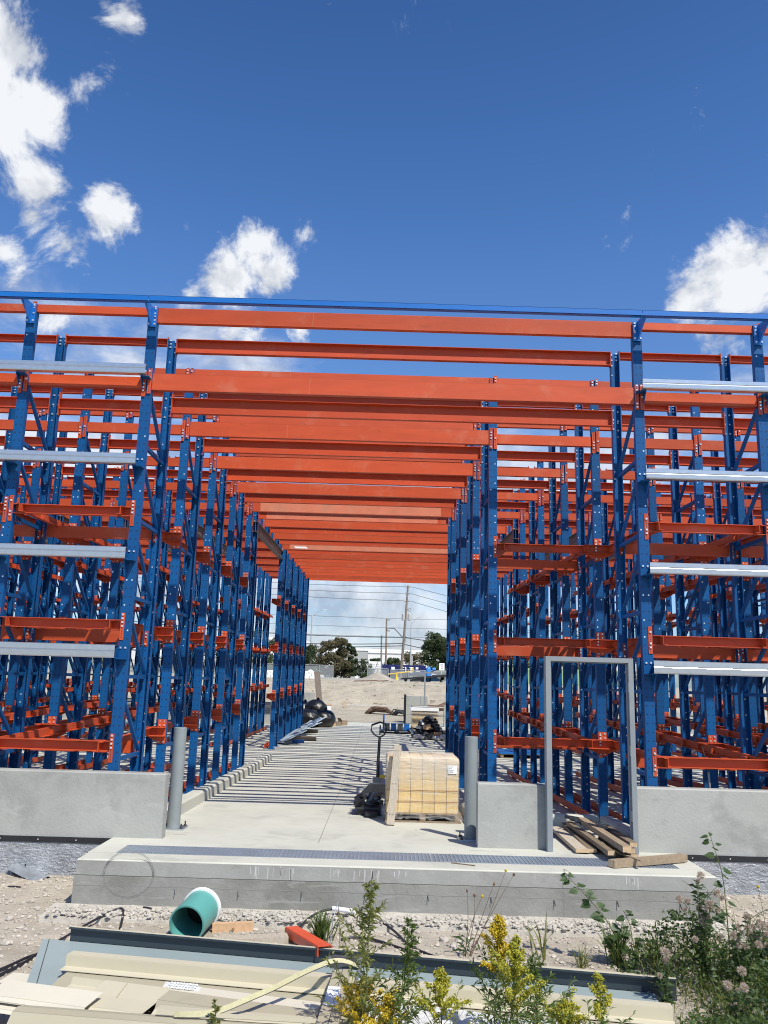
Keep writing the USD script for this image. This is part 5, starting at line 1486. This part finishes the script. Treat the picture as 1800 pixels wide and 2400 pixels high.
trim('khaki_rib', 'thin khaki rib lying on the broad khaki trim', [(0.0, -0.215), (0.03, -0.20), (0.055, -0.215)], (1.58, 1.73, 0), (2.75, 1.60, 0), 'beige_trim')
trim('cream_trim', 'cream trim beside the broad khaki trim with a rolled edge', [(0.0, -0.262), (0.10, -0.25), (0.16, -0.262)], (1.5, 1.52, 0), (2.55, 1.46, 0), 'cream_trim')
trim('beige_trim', 'long beige trim running right from under the cross piece', [(0.0, -0.30), (0.10, -0.30), (0.11, -0.38)], (2.62, 1.02, 0), (4.5, 0.98, 0), 'beige_trim')
cp = thing('cross_piece', 'khaki box trim laid across the stack with a white sticker', 'metal trim')
part('box_section', MB().hexa([S(2.45, 0.76, -0.235), S(2.56, 0.74, -0.235), S(2.72, 1.86, -0.215), S(2.59, 1.88, -0.215), S(2.45, 0.76, -0.19), S(2.56, 0.74, -0.19), S(2.72, 1.86, -0.17), S(2.59, 1.88, -0.17)]), 'beige_trim', cp)
part('bend_line', MB().bar(S(2.51, 0.76, -0.1885), S(2.66, 1.86, -0.1685), 0.005, 0.003), 'ink_grey', cp)
st_ = part('sticker', MB().hexa([S(2.50, 1.16, -0.182), S(2.58, 1.15, -0.182), S(2.63, 1.48, -0.176), S(2.55, 1.49, -0.176), S(2.50, 1.16, -0.179), S(2.58, 1.15, -0.179), S(2.63, 1.48, -0.173), S(2.55, 1.49, -0.173)]), 'label_white', cp)
part('pen_mark', MB().bar(S(2.545, 1.29, -0.1755), S(2.575, 1.34, -0.1745), 0.006, 0.002), 'ink_grey', st_)
sp = thing('tie_strap', 'pale woven tie-down strap snaking over the stack', 'strap')
pts = [(1.71, 1.80, -0.195), (1.84, 1.78, -0.19), (1.96, 1.70, -0.185), (2.08, 1.56, -0.16), (2.20, 1.38, -0.14), (2.31, 1.16, -0.12), (2.40, 0.97, -0.115), (2.47, 0.84, -0.12), (2.55, 0.78, -0.14), (2.62, 0.74, -0.18)]
from scipy.interpolate import make_interp_spline
tt = np.linspace(0, 1, len(pts)); pp = make_interp_spline(tt, np.array([S(*p) for p in pts]), k=3)(np.linspace(0, 1, 40))
wv = np.linspace(0.9, 0.15, 40)
side = np.stack([np.cos(wv) * -0.2, np.cos(wv) * 0.6, np.sin(wv) + 0.4], 1)
part('webbing', MB().ribbon(pp, 0.032, 0.004, side=side), 'strap_web', sp, smooth=40)
part('dark_edge', MB().tube(pp - side / np.linalg.norm(side, axis=1, keepdims=True) * 0.0175, 0.0025, 5), 'cable_black', sp)
rc = thing('strap_ratchet', 'steel ratchet buckle where the strap meets the cross piece', 'ratchet')
part('body', MB().hexa([S(2.40, 0.62, -0.20), S(2.60, 0.60, -0.20), S(2.61, 0.74, -0.20), S(2.41, 0.75, -0.20), S(2.40, 0.62, -0.15), S(2.60, 0.60, -0.15), S(2.61, 0.72, -0.14), S(2.41, 0.73, -0.14)]), 'dark_steel', rc)
part('spindle', MB().cyl(S(2.38, 0.66, -0.16), S(2.63, 0.64, -0.16), 0.014, 8), 'silver_worn', rc)
part('hook', MB().tube([S(2.62, 0.70, -0.17), S(2.63, 0.78, -0.20), S(2.63, 0.86, -0.24)], 0.012, 7), 'silver_worn', rc)
# white plastic film crumpled over the right end of the stack
fx, fy = np.meshgrid(np.linspace(2.75, 4.6, 60), np.linspace(1.06, 2.1, 34), indexing='ij')
fp = np.stack([fx, fy, 0 * fx], -1).reshape(-1, 3)
zz = -0.315 + 0.045 * meshkit.fbm(fp * 3.2) + 0.018 * np.abs(meshkit.fbm(fp * 11)) - 0.06 * np.clip(fp[:, 1] - 1.5, 0, 1)
fp = np.array([S(a, b + 0.03 * math.sin(a * 9), z) for (a, b, _), z in zip(fp, zz)])
gi = np.arange(60 * 34).reshape(60, 34)
pf = thing('plastic_sheet', 'crumpled white plastic sheet at the right end of the trim stack', 'plastic sheet')
part('film', (fp, np.stack([gi[:-1, :-1], gi[:-1, 1:], gi[1:, 1:], gi[1:, :-1]], -1).reshape(-1, 4)), 'white_film', pf, smooth=True)
bw = thing('bubble_wrap', 'scrap of white bubble wrap tucked between the trims', 'packaging')
m = MB()
for i in range(9):
    for j in range(3):
        m.rock(S(1.40 + i * 0.022, 1.12 + j * 0.03, -0.262 - 0.004 * j), 0.014, (1, 1, .6), 0.05)
part('bubbles', m, 'white_film', bw, kind='stuff')
part('backing', MB().hexa([S(1.34, 1.08, -0.275), S(1.62, 1.12, -0.275), S(1.62, 1.22, -0.285), S(1.36, 1.2, -0.285), S(1.34, 1.08, -0.272), S(1.62, 1.12, -0.272), S(1.62, 1.22, -0.282), S(1.36, 1.2, -0.282)]), 'white_film', bw)
for i, s in enumerate((0.5, 2.3, 4.2)):                               # bearers under the stack
    o = thing('bearer', f'timber bearer under the trim stack, {ORD[i + 1]} from the left', 'timber')
    part('beam', MB().bar(S(s, 0.1, -0.47), S(s + 0.1, 1.75, -0.47), 0.09, 0.06), 'timber', o)

# teal pipe
pi = thing('teal_pipe', 'short length of teal plastic pipe with a white collar', 'pipe')
a, b = V(-1.60, 7.84, -0.335), V(-1.54, 8.22, -0.285)
d = (b - a) / np.linalg.norm(b - a)
n1 = np.cross(d, V(0, 0, 1)); n1 /= np.linalg.norm(n1); n2 = np.cross(n1, d)


def ring_tube(p, q, ro, ri, k=40):
    g = np.arange(k) * 2 * np.pi / k
    circ = lambda c, r: c + r * (np.cos(g)[:, None] * n1 + np.sin(g)[:, None] * n2)
    v = np.vstack([circ(p, ro), circ(q, ro), circ(q, ri), circ(p, ri)])
    f = [[r * k + j, r * k + (j + 1) % k, ((r + 1) % 4) * k + (j + 1) % k, ((r + 1) % 4) * k + j] for r in range(4) for j in range(k)]
    return v, f


v, f = ring_tube(a, b, 0.160, 0.146); part('tube', MB().add(v, f), 'pipe_teal', pi, smooth=35)
v, f = ring_tube(b - d * 0.045, b + d * 0.004, 0.176, 0.1612); part('collar', MB().add(v, f), 'white_paint', pi, smooth=35)
v, f = ring_tube(b - d * 0.02, b - d * 0.01, 0.1455, 0.001); part('end_cap', MB().add(v, f), 'black_plastic', pi)  # black disc across the bore, added to paint the shade inside the pipe

t = thing('orange_offcut', 'bright orange steel channel offcut resting on the dark trim', 'steel offcut')
a, b = V(-0.70, 8.02, -0.40), V(-0.35, 7.13, -0.295)
part('channel', MB().sheet([(-0.055, -0.05), (-0.055, 0.02), (0.055, 0.02), (0.055, -0.05)], a, b, th=0.006), 'orange_channel', t)
t = thing('timber_offcut', 'short tan timber offcut with a knot beside the teal pipe', 'timber offcut')
part('block', MB().bar((-1.42, 8.10, -0.445), (-1.06, 8.17, -0.44), 0.05, 0.115), 'board_tan', t)
part('knot', MB().tube([(-1.25, 8.105 - 0.012, -0.46), (-1.235, 8.107 - 0.012, -0.425), (-1.22, 8.11 - 0.012, -0.425), (-1.235, 8.107 - 0.012, -0.46)], 0.004, 5), 'stem_brown', t)
t = thing('timber_offcut', 'weathered grey timber post lying in front of the tan offcut', 'timber offcut')
part('post', MB().cbox(0, 0.001, 0, 0.001, -5, -4.99) if False else MB().bar((-1.36, 7.66, -0.44), (-0.715, 7.83, -0.435), 0.12, 0.09), 'timber_grey', t)
part('sawn_end', MB().bar((-0.7148, 7.8301, -0.435), (-0.7135, 7.8304, -0.435), 0.117, 0.087), 'timber_end', t)
t = thing('grey_sheet', 'flat grey sheet under the orange offcut', 'sheet')
part('sheet', MB().bar((-0.85, 7.50, -0.452), (-0.35, 7.62, -0.448), 0.42, 0.01), 'light_blue_sheet', t)
t = thing('ground_plank', 'long pale plank lying behind the dark trim at the right', 'plank')
part('board', MB().bar((0.10, 7.42, -0.43), (2.15, 7.02, -0.43), 0.20, 0.045), 'timber_grey', t)
t = thing('white_conduit', 'short white conduit piece over the black cable', 'conduit')
part('tube', MB().cyl((-0.36, 8.52, -0.34), (-0.14, 8.47, -0.35), 0.022, 10), 'white_paint', t, smooth=40)
t = thing('twisted_wire', 'twisted steel wire loop standing by the orange offcut', 'wire')
part('loop', MB().tube([(-0.33, 7.2, -0.42), (-0.30, 7.24, -0.1), (-0.27, 7.35, 0.0), (-0.25, 7.42, -0.2), (-0.24, 7.4, -0.45)], 0.004, 5), 'silver_worn', t)


def cable(pts, lb, r=0.011):
    p = np.array(pts, float)
    k = np.linspace(0, 1, len(p))
    p = make_interp_spline(k, p, k=min(3, len(p) - 1))(np.linspace(0, 1, 48))
    p[:, 2] = np.maximum(p[:, 2], [gnd(x, y) + r * 0.8 for x, y, _ in p])
    part('cable', MB().tube(p, r, 7), 'cable_black', smooth=60, cat='cable', label=lb, group='black cables on the gravel')


cable([(-2.9, 6.5, -0.46), (-2.72, 7.03, -0.45), (-2.69, 7.29, -0.45), (-2.65, 7.64, -0.45), (-2.53, 8.14, -0.42), (-2.44, 8.39, -0.40), (-2.36, 8.47, -0.38), (-2.30, 8.36, -0.40), (-2.24, 8.08, -0.45)], 'black cable looping up behind the left end of the trims')
cable([(-3.0, 6.6, -0.46), (-2.78, 7.06, -0.45), (-2.70, 7.3, -0.45), (-2.5, 7.42, -0.46)], 'black cable running beside the looping one at far left')
cable([(-2.18, 8.60, -0.40), (-2.03, 8.52, -0.41), (-1.86, 8.36, -0.44), (-1.7, 8.2, -0.47)], 'short black cable disappearing behind the teal pipe')
cable([(-0.66, 8.05, -0.44), (-0.55, 8.38, -0.38), (-0.36, 8.54, -0.35), (-0.14, 8.52, -0.36), (0.05, 8.42, -0.40), (0.22, 8.18, -0.43), (0.34, 7.85, -0.45), (0.47, 7.63, -0.45), (0.66, 7.42, -0.46)], 'black cable arching behind the tall goldenrod')
cable([(-0.25, 7.95, -0.45), (0.0, 7.95, -0.44), (0.25, 7.75, -0.45), (0.42, 7.5, -0.46)], 'lower black cable behind the tall goldenrod')
cable([(-4.9, 9.2, -0.42), (-4.2, 9.1, -0.44), (-3.9, 9.25, -0.44), (-3.65, 9.3, -0.45)], 'thin black cable by the shovel at far left', 0.008)

# shovel and scraps by the left wall
sv = thing('shovel', 'worn steel shovel lying by the foil-covered wall', 'shovel')
gx_ = np.linspace(0, 1, 9); gy_ = np.linspace(-1, 1, 9)
pv = []
for i, q in enumerate(gx_):
    for j, w in enumerate(gy_):
        c = V(-3.93, 9.83, -0.33) * (1 - q) + V(-3.50, 9.62, -0.43) * q
        n_ = V(0.30, 0.62, 0); n_ = n_ / np.linalg.norm(n_)
        wd = 0.13 * (1 - 0.25 * max(0, q - 0.7) / 0.3)
        pv.append(c + n_ * w * wd + V(0, 0, 0.05 * (1 - w * w)))
gi = np.arange(81).reshape(9, 9)
part('blade', (np.array(pv), np.stack([gi[:-1, :-1], gi[1:, :-1], gi[1:, 1:], gi[:-1, 1:]], -1).reshape(-1, 4)), 'silver_worn', sv, smooth=True)
part('socket', MB().tube([(-4.12, 9.88, -0.33), (-3.92, 9.84, -0.30), (-3.80, 9.79, -0.30)], [0.026, 0.028, 0.015], 9), 'black_steel', sv)
part('handle', MB().tube([(-5.3, 10.0 - 0.3, -0.36), (-4.45, 9.83, -0.345), (-4.121, 9.88, -0.33)], 0.022, 9), 'yellow_paint', sv)
for i, (a, b, w, h, lk, lb) in enumerate([((-3.86, 9.22, -0.43), (-3.70, 9.52, -0.40), 0.05, 0.03, 'timber_grey', 'dark weathered stick below the shovel'), ((-3.66, 9.38, -0.45), (-3.44, 9.45, -0.44), 0.10, 0.018, 'timber_grey', 'grey board scrap below the shovel blade'),
                                          ((-3.52, 9.42, -0.43), (-3.36, 9.62, -0.42), 0.14, 0.014, 'board_tan', 'orange-tan board scrap at the shovel tip'), ((-3.45, 9.30, -0.45), (-3.12, 9.55, -0.42), 0.07, 0.02, 'timber_grey', 'long grey lath against the dock corner'), ((-3.2, 9.45, -0.44), (-3.03, 9.62, -0.36), 0.06, 0.015, 'label_white', 'pale lath edge-on at the dock corner')]):
    t = thing('board_scrap', lb, 'board scrap')
    part('piece', MB().bar(a, b, w, h), lk, t)

# ------------------------------------------------------------------ plants
def leaf_quads(P, Dn, L, Wd, r):
    """narrow leaves: base points P, directions Dn, lengths L, half widths Wd; two quads each with a droop"""
    n = len(P)
    s = np.cross(Dn, r.normal(size=(n, 3))); s /= np.linalg.norm(s, axis=1, keepdims=True) + 1e-9
    L, Wd = np.asarray(L)[:, None], np.asarray(Wd)[:, None]
    mid = P + Dn * L * 0.5 + V(0, 0, 0.03) * L
    tip = P + Dn * L - V(0, 0, 0.22) * L
    return np.concatenate([np.stack([P, mid - s * Wd, mid + s * Wd, P], 1)[:, [0, 1, 2, 2]], np.stack([mid - s * Wd, tip, tip, mid + s * Wd], 1)[:, [0, 1, 2, 3]]])


def tris(q):
    q = np.asarray(q)
    return q


def stem_curve(x, y, z0, top, k=10, bow=0.03, seed=0):
    t = np.linspace(0, 1, k)
    b = V(x, y, z0)
    p = b + (V(*top) - b) * t[:, None]
    r = np.random.default_rng(seed)
    p[:, 0] += bow * np.sin(t * 3.1) * r.uniform(-1, 1); p[:, 1] += bow * np.sin(t * 3.1) * r.uniform(-1, 1)
    return p


def goldenrod(x, y, top, label, leaf='leaf_olive', flower=None, width=0.16, bare=0.25, nb=26, flower_from=0.6, seed=0, leaf_len=0.075, group=None):
    r = np.random.default_rng(seed)
    q = (5.28 + 0.16 * math.sin(seed * 2.7)) / top[1]                 # they stand between the photographer and the trims
    x, y = x * q, y * q
    top = tuple(EYE + (V(*top) - EYE) * q)
    z0 = gnd(x, y) - 0.02
    p = stem_curve(x, y, z0, top, seed=seed)
    H = top[2] - z0
    t = thing('goldenrod' if flower else 'leafy_weed', label, 'plant')
    ms = MB().tube(p, np.linspace(0.006, 0.002, len(p)), 5)
    at = lambda q: np.array([np.interp(q, np.linspace(0, 1, len(p)), p[:, i]) for i in range(3)]).T
    LQ, FQ = [], []
    # leaves on the main stem
    k = int(H * 140)
    q = r.uniform(bare * 0.6, 0.97, k)
    a = r.uniform(0, 6.28, k)
    d = np.stack([np.cos(a), np.sin(a), r.uniform(0.1, 0.7, k)], 1); d /= np.linalg.norm(d, axis=1, keepdims=True)
    LQ.append(leaf_quads(at(q), d, leaf_len * r.uniform(0.6, 1.2, k) * (1.2 - 0.7 * q), 0.0066 * r.uniform(.7, 1.2, k), r))
    for i in range(nb):
        q0 = bare + (0.97 - bare) * (i + r.random()) / nb
        a = r.uniform(0, 6.28)
        ln = width * (1.04 - q0) ** 1.25 * r.uniform(0.65, 1.15) * 2.1
        o = at(q0)
        tip = o + V(math.cos(a) * ln, math.sin(a) * ln, ln * r.uniform(0.5, 1.1))
        br = o + (tip - o) * np.linspace(0, 1, 6)[:, None]
        fl = flower and q0 > flower_from
        if fl:
            br[:, 2] += 0.25 * ln * np.sin(np.linspace(0, 2.6, 6))
        ms.tube(br, np.linspace(0.0022, 0.0010, 6), 4, cap=False)
        n = 22
        tt = r.uniform(0.1, 1, n)
        P = np.array([np.interp(tt, np.linspace(0, 1, 6), br[:, j]) for j in range(3)]).T
        ax = (tip - o) / np.linalg.norm(tip - o)
        d = ax * 0.9 + r.normal(size=(n, 3)) * 0.55; d /= np.linalg.norm(d, axis=1, keepdims=True)
        if fl:
            n2 = 190
            tt = r.uniform(0.15, 1.0, n2)
            C = np.array([np.interp(tt, np.linspace(0, 1, 6), br[:, j]) for j in range(3)]).T + r.normal(size=(n2, 3)) * 0.008 + V(0, 0, 0.006)
            u = r.normal(size=(n2, 3)); u *= 0.0056 / np.linalg.norm(u, axis=1, keepdims=True)
            w = np.cross(u, r.normal(size=(n2, 3))); w *= 0.0056 / (np.linalg.norm(w, axis=1, keepdims=True) + 1e-9)
            FQ.append(np.stack([C - u, C - w, C + u, C + w], 1))
            LQ.append(leaf_quads(P[:6], d[:6], leaf_len * 0.4 * r.uniform(.6, 1.1, 6), np.full(6, 0.003), r))
        else:
            LQ.append(leaf_quads(P, d, leaf_len * r.uniform(.5, 1.0, n) * (1.1 - 0.6 * q0), 0.0058 * r.uniform(.7, 1.2, n), r))
    if flower:
        n2 = 260
        q = r.uniform(max(flower_from, 0.75), 1.0, n2)
        C = at(q) + r.normal(size=(n2, 3)) * 0.010
        u = r.normal(size=(n2, 3)); u *= 0.0045 / np.linalg.norm(u, axis=1, keepdims=True)
        w = np.cross(u, r.normal(size=(n2, 3))); w *= 0.0045 / (np.linalg.norm(w, axis=1, keepdims=True) + 1e-9)
        FQ.append(np.stack([C - u, C - w, C + u, C + w], 1))
    part('stem', ms, 'stem_green', t)
    part('leaves', MB().quads(np.vstack(LQ)), leaf, t, kind='stuff')
    if FQ:
        part('flowers', MB().quads(np.vstack(FQ)), flower, t, kind='stuff')
    return t


goldenrod(-0.03, 6.62, (0.0, 6.60, 0.36), 'tallest leafy goldenrod, still green, in front of the cross piece', 'leaf_olive', None, 0.24, 0.22, 46, seed=1, leaf_len=0.085)
goldenrod(0.20, 6.75, (0.31, 6.70, 0.07), 'darker green leafy weed just right of the tallest one', 'leaf_green', None, 0.17, 0.30, 30, seed=2, leaf_len=0.085)
goldenrod(-0.02, 6.15, (-0.02, 6.15, -0.19), 'bright yellow goldenrod at the foot of the tallest weed', 'leaf_olive', 'flower_yellow', 0.20, 0.3, 26, 0.3, seed=3)
goldenrod(0.10, 6.05, (0.14, 6.02, -0.24), 'low yellow goldenrod at the bottom edge near the cross piece', 'leaf_olive', 'flower_yellow', 0.16, 0.3, 20, 0.3, seed=13)
goldenrod(0.48, 6.40, (0.49, 6.38, -0.18), 'yellow-green goldenrod in front of the white plastic sheet', 'leaf_olive', 'flower_lime', 0.22, 0.25, 28, 0.5, seed=4)
goldenrod(0.86, 6.52, (0.93, 6.50, 0.14), 'large golden-topped goldenrod in the middle of the right half', 'leaf_green', 'flower_yellow', 0.26, 0.25, 44, 0.62, seed=5)
goldenrod(0.95, 6.45, (1.06, 6.48, 0.02), 'lime-green goldenrod close behind the golden-topped one', 'leaf_green', 'flower_lime', 0.26, 0.25, 38, 0.5, seed=6)
goldenrod(1.20, 6.40, (1.17, 6.38, -0.10), 'green feathery weed right of the golden-topped goldenrod', 'leaf_green', None, 0.26, 0.2, 30, seed=7, leaf_len=0.08)
goldenrod(1.30, 6.08, (1.32, 6.05, -0.27), 'low yellow goldenrod at the bottom right of the stack', 'leaf_olive', 'flower_lime', 0.22, 0.3, 22, 0.35, seed=8)
goldenrod(1.50, 6.3, (1.60, 6.28, -0.16), 'goldenrod with arching lime sprays near the end of the trims', 'leaf_green', 'flower_lime', 0.20, 0.2, 16, 0.6, seed=9)
goldenrod(-1.02, 6.05, (-1.02, 6.05, -0.30), 'small green shoot at the bottom edge in front of the khaki trim', 'leaf_olive', None, 0.07, 0.3, 12, seed=10, leaf_len=0.05)


def tuft(x, y, h, n, spread, label, look='leaf_green', seed=0, wd=0.006):
    r = np.random.default_rng(seed)
    z = gnd(x, y) - 0.01
    P, q = [], []
    for i in range(n):
        a = r.uniform(0, 6.28); l = h * r.uniform(0.5, 1.05); sp = spread * r.uniform(0.2, 1)
        b = V(x + r.normal() * 0.03, y + r.normal() * 0.03, z)
        c1 = b + V(math.cos(a) * sp * 0.4, math.sin(a) * sp * 0.4, l * 0.6); c2 = b + V(math.cos(a) * sp, math.sin(a) * sp, l)
        s = V(-math.sin(a), math.cos(a), 0) * wd
        q += [[b - s * .6, c1 - s, c1 + s, b + s * .6], [c1 - s, c2, c2, c1 + s]]
    t = thing('grass_tuft', label, 'grass tuft')
    part('blades', MB().quads(q), look, t, kind='stuff')


tuft(-0.42, 7.95, 0.26, 90, 0.20, 'fresh green grassy tuft beside the orange offcut', seed=1, wd=0.008)
tuft(1.45, 7.55, 0.38, 9, 0.22, 'few tall grey-green grass blades behind the trims', 'leaf_olive', 2, 0.008)
tuft(2.05, 7.45, 0.42, 60, 0.30, 'grass tuft round the foot of the left bindweed', 'leaf_green', 3, 0.005)
tuft(2.35, 7.35, 0.34, 60, 0.30, 'grass tuft between the two bindweeds', 'leaf_olive', 4, 0.005)
tuft(1.75, 7.40, 0.20, 40, 0.22, 'low dry grass tuft behind the right end of the trims', 'leaf_olive', 5, 0.004)


def round_leaf(c, d, nrm, s):
    """heart-shaped leaf as a fan: tip along d"""
    e = np.cross(nrm, d)
    prof = [(-0.1, 0.0), (-0.25, 0.30), (0.0, 0.52), (0.45, 0.42), (1.0, 0.0), (0.45, -0.42), (0.0, -0.52), (-0.25, -0.30)]
    pts = [c + d * a * s + e * b * s + nrm * (0.10 * abs(b) * s - 0.12 * max(a, 0) ** 2 * s) for a, b in prof]
    return np.array(pts), [[0, i, i + 1] for i in range(1, 7)]


def vine(pts, label, n, s0, seed):
    r = np.random.default_rng(seed)
    p = make_interp_spline(np.linspace(0, 1, len(pts)), np.array(pts, float), k=3)(np.linspace(0, 1, 30))
    t = thing('bindweed', label, 'plant')
    ms = MB().tube(p, np.linspace(0.006, 0.0018, 30), 5)
    for i in range(n):
        q = 0.10 + 0.9 * i / (n - 1)
        c = np.array([np.interp(q, np.linspace(0, 1, 30), p[:, j]) for j in range(3)])
        a = r.uniform(0, 6.28) if i % 2 else r.uniform(-0.6, 0.6) + 3.1 * (i % 4 < 2)
        d = V(math.cos(a), math.sin(a) * 0.7, r.uniform(-0.4, 0.2)); d /= np.linalg.norm(d)
        nn = V(r.normal() * .5, -0.5 + r.normal() * .3, 0.8); nn -= d * (nn @ d); nn /= np.linalg.norm(nn)
        ms.tube([c, c + d * 0.03], 0.0016, 4, cap=False)
        s = s0 * (1.15 - 0.6 * q) * r.uniform(.75, 1.15)
        v, f = round_leaf(c + d * 0.035, d, nn, s)
        part('leaf', MB().add(v, f), 'leaf_dark', t)
    part('stem', ms, 'stem_green', t)


vine([(2.10, 7.45, -0.50), (2.06, 7.46, -0.30), (1.98, 7.48, -0.12), (1.84, 7.5, 0.04), (1.72, 7.5, 0.16), (1.62, 7.5, 0.27)], 'bindweed shoot leaning left with heart-shaped leaves', 24, 0.085, 1)
vine([(2.12, 7.40, -0.50), (2.14, 7.4, -0.35), (2.16, 7.4, -0.22), (2.14, 7.42, -0.10), (2.10, 7.42, -0.02)], 'low bindweed clump at the foot of the leaning shoot', 16, 0.09, 2)
vine([(2.86, 7.20, -0.45), (2.88, 7.2, -0.20), (2.87, 7.2, 0.10), (2.85, 7.2, 0.34), (2.80, 7.2, 0.52), (2.77, 7.2, 0.66)], 'tall bindweed shoot rising above the thistles', 18, 0.085, 3)


def thistle(x, y, h, label, nb, seed, heads):
    r = np.random.default_rng(seed)
    z0 = gnd(x, y) - 0.02
    t = thing('thistle', label, 'thistle')
    ms = MB(); LQ = []
    tips = []
    for i in range(nb):
        a = r.uniform(0, 6.28); ln = h * r.uniform(0.6, 1.0); sp = 0.22 * h * r.uniform(.3, 1.2)
        p = np.array([V(x, y, z0) + V(math.cos(a) * sp * q ** 1.4, math.sin(a) * sp * q ** 1.4, ln * q) for q in np.linspace(0, 1, 8)])
        ms.tube(p, np.linspace(0.006, 0.002, 8), 5, cap=False)
        tips.append(p[-1])
        k = int(42 * h / 0.7)
        q = r.uniform(0.12, 1, k)
        P = np.array([np.interp(q, np.linspace(0, 1, 8), p[:, j]) for j in range(3)]).T
        d = np.stack([np.cos(b := r.uniform(0, 6.28, k)), np.sin(b), r.uniform(-.2, .8, k)], 1); d /= np.linalg.norm(d, axis=1, keepdims=True)
        LQ.append(leaf_quads(P, d, 0.075 * r.uniform(.5, 1.2, k), 0.011 * r.uniform(.6, 1.2, k), r))
        for s in range(3):
            q0 = r.uniform(0.55, 0.95)
            o = np.array([np.interp(q0, np.linspace(0, 1, 8), p[:, j]) for j in range(3)])
            e = o + V(r.normal() * 0.07, r.normal() * 0.07, r.uniform(.03, .12))
            ms.tube([o, (o + e) / 2 + V(0, 0, .01), e], 0.0022, 4, cap=False); tips.append(e)
    part('stems', ms, 'stem_green', t, kind='stuff')
    part('leaves', MB().quads(np.vstack(LQ)), 'leaf_dark', t, kind='stuff')
    r.shuffle(tips)
    for c in tips[:heads]:
        n = 260
        d = r.normal(size=(n, 3)); d[:, 2] += 0.3; d /= np.linalg.norm(d, axis=1, keepdims=True)
        R = r.uniform(0.020, 0.040)
        e = np.cross(d, r.normal(size=(n, 3))); e /= np.linalg.norm(e, axis=1, keepdims=True)
        q = np.stack([c + d * R * 0.15, c + d * R * 0.8 - e * 0.0016, c + d * R * r.uniform(.8, 1.15, (n, 1)), c + d * R * 0.8 + e * 0.0016], 1)
        part('seed_head', MB().quads(q), 'seed_fluff', t)


thistle(2.60, 7.05, 0.78, 'tall seeding thistle with pale fluffy heads, behind the trim end', 9, 21, 22)
thistle(2.80, 6.75, 0.62, 'bushy seeding thistle in front of the tall one', 9, 22, 12)
thistle(2.15, 6.55, 0.42, 'low thistle with one round fluffy head by the trim end', 5, 23, 4)
thistle(3.10, 7.1, 0.60, 'seeding thistle at the right edge', 6, 24, 10)
thistle(2.50, 6.10, 0.34, 'short thistle at the bottom right corner', 6, 25, 7)
# dry flower stalks
for x, y, tops, lb in ((0.82, 7.60, [(1.15, 7.6, 0.23), (1.05, 7.6, 0.12), (1.22, 7.6, 0.20), (0.95, 7.6, 0.02), (0.88, 7.58, 0.03), (0.82, 7.6, 0.06)], 'thin dry stalks with small yellow heads behind the goldenrod'),
                       (3.36, 7.55, [(3.31, 7.6, 0.16), (3.40, 7.6, 0.02)], 'single dry stalk with a brown head at the right edge')):
    t = thing('dry_stalks', lb, 'plant')
    ms = MB(); r = np.random.default_rng(int(x * 100))
    for i, tp in enumerate(tops):
        p = stem_curve(x + r.normal() * 0.02, y, gnd(x, y), tp, 8, 0.03, i)
        ms.tube(p, np.linspace(0.0035, 0.0014, 8), 4, cap=False)
        part('flower_head', MB().rock(tp, 0.011, (1, 1, 1.3), 0.2, 1), 'flower_yellow' if i % 3 == 0 else 'stem_brown', t)
    part('stems', ms, 'stem_brown', t, kind='stuff')
    k = 10
    P = np.column_stack([np.full(k, x), np.full(k, y), gnd(x, y) + r.uniform(0.02, 0.26, k)])
    d = np.stack([np.cos(b := r.uniform(0, 6.28, k)), np.sin(b), r.uniform(0, .6, k)], 1)
    part('leaves', MB().quads(leaf_quads(P, d, r.uniform(.08, .16, k), np.full(k, 0.012), r)), 'leaf_dark', t, kind='stuff')
# thick low growth at the lower right
r = np.random.default_rng(77)
k = 30000
cx, cy = r.uniform(1.9, 4.6, k), r.uniform(5.5, 7.9, k)
edge = np.clip((cx - 2.12 - 0.22 * np.sin(cy * 5)) / 0.5, 0, 1) * np.clip((7.75 - cy + 0.2 * np.sin(cx * 6)) / 0.4, 0, 1)
keep = r.random(k) < edge
cx, cy = cx[keep], cy[keep]
hh = 0.42 * edge[keep] * (0.7 + 0.5 * np.sin(cx * 4.1 + 1) * np.sin(cy * 3.3)) + 0.06
cz = -0.5 + hh * r.random(len(cx)) ** 0.7
P = np.column_stack([cx, cy, cz]); n = len(P)
d = r.normal(size=(n, 3)); d[:, 2] = np.abs(d[:, 2]); d /= np.linalg.norm(d, axis=1, keepdims=True)
lq = leaf_quads(P, d, r.uniform(.025, .06, n), r.uniform(.006, .014, n), r)
half = r.random(n) < 0.5
half = np.concatenate([half, half])
o = part('low_weeds', MB().quads(lq[half]), 'leaf_dark'); tag(o, 'thick dark green weeds in the lower right corner', 'weeds', kind='stuff')
o = part('low_weeds', MB().quads(lq[~half]), 'leaf_green'); tag(o, 'paler green weeds mixed into the lower right corner', 'weeds', kind='stuff')
k = 4200
cx, cy = r.uniform(1.9, 4.6, k), r.uniform(5.5, 7.8, k)
keep = r.random(k) < np.clip((cx - 2.0) / 0.6, 0, 1)
cx, cy = cx[keep], cy[keep]; n = len(cx)
P = np.column_stack([cx, cy, np.full(n, -0.5)])
d = np.column_stack([r.normal(size=(n, 2)) * 0.35, np.ones(n)]); d /= np.linalg.norm(d, axis=1, keepdims=True)
o = part('weed_blades', MB().quads(leaf_quads(P, d, r.uniform(.14, .36, n), r.uniform(.002, .005, n), r)), 'leaf_olive'); tag(o, 'thin grass blades among the weeds in the lower right corner', 'grass', kind='stuff')
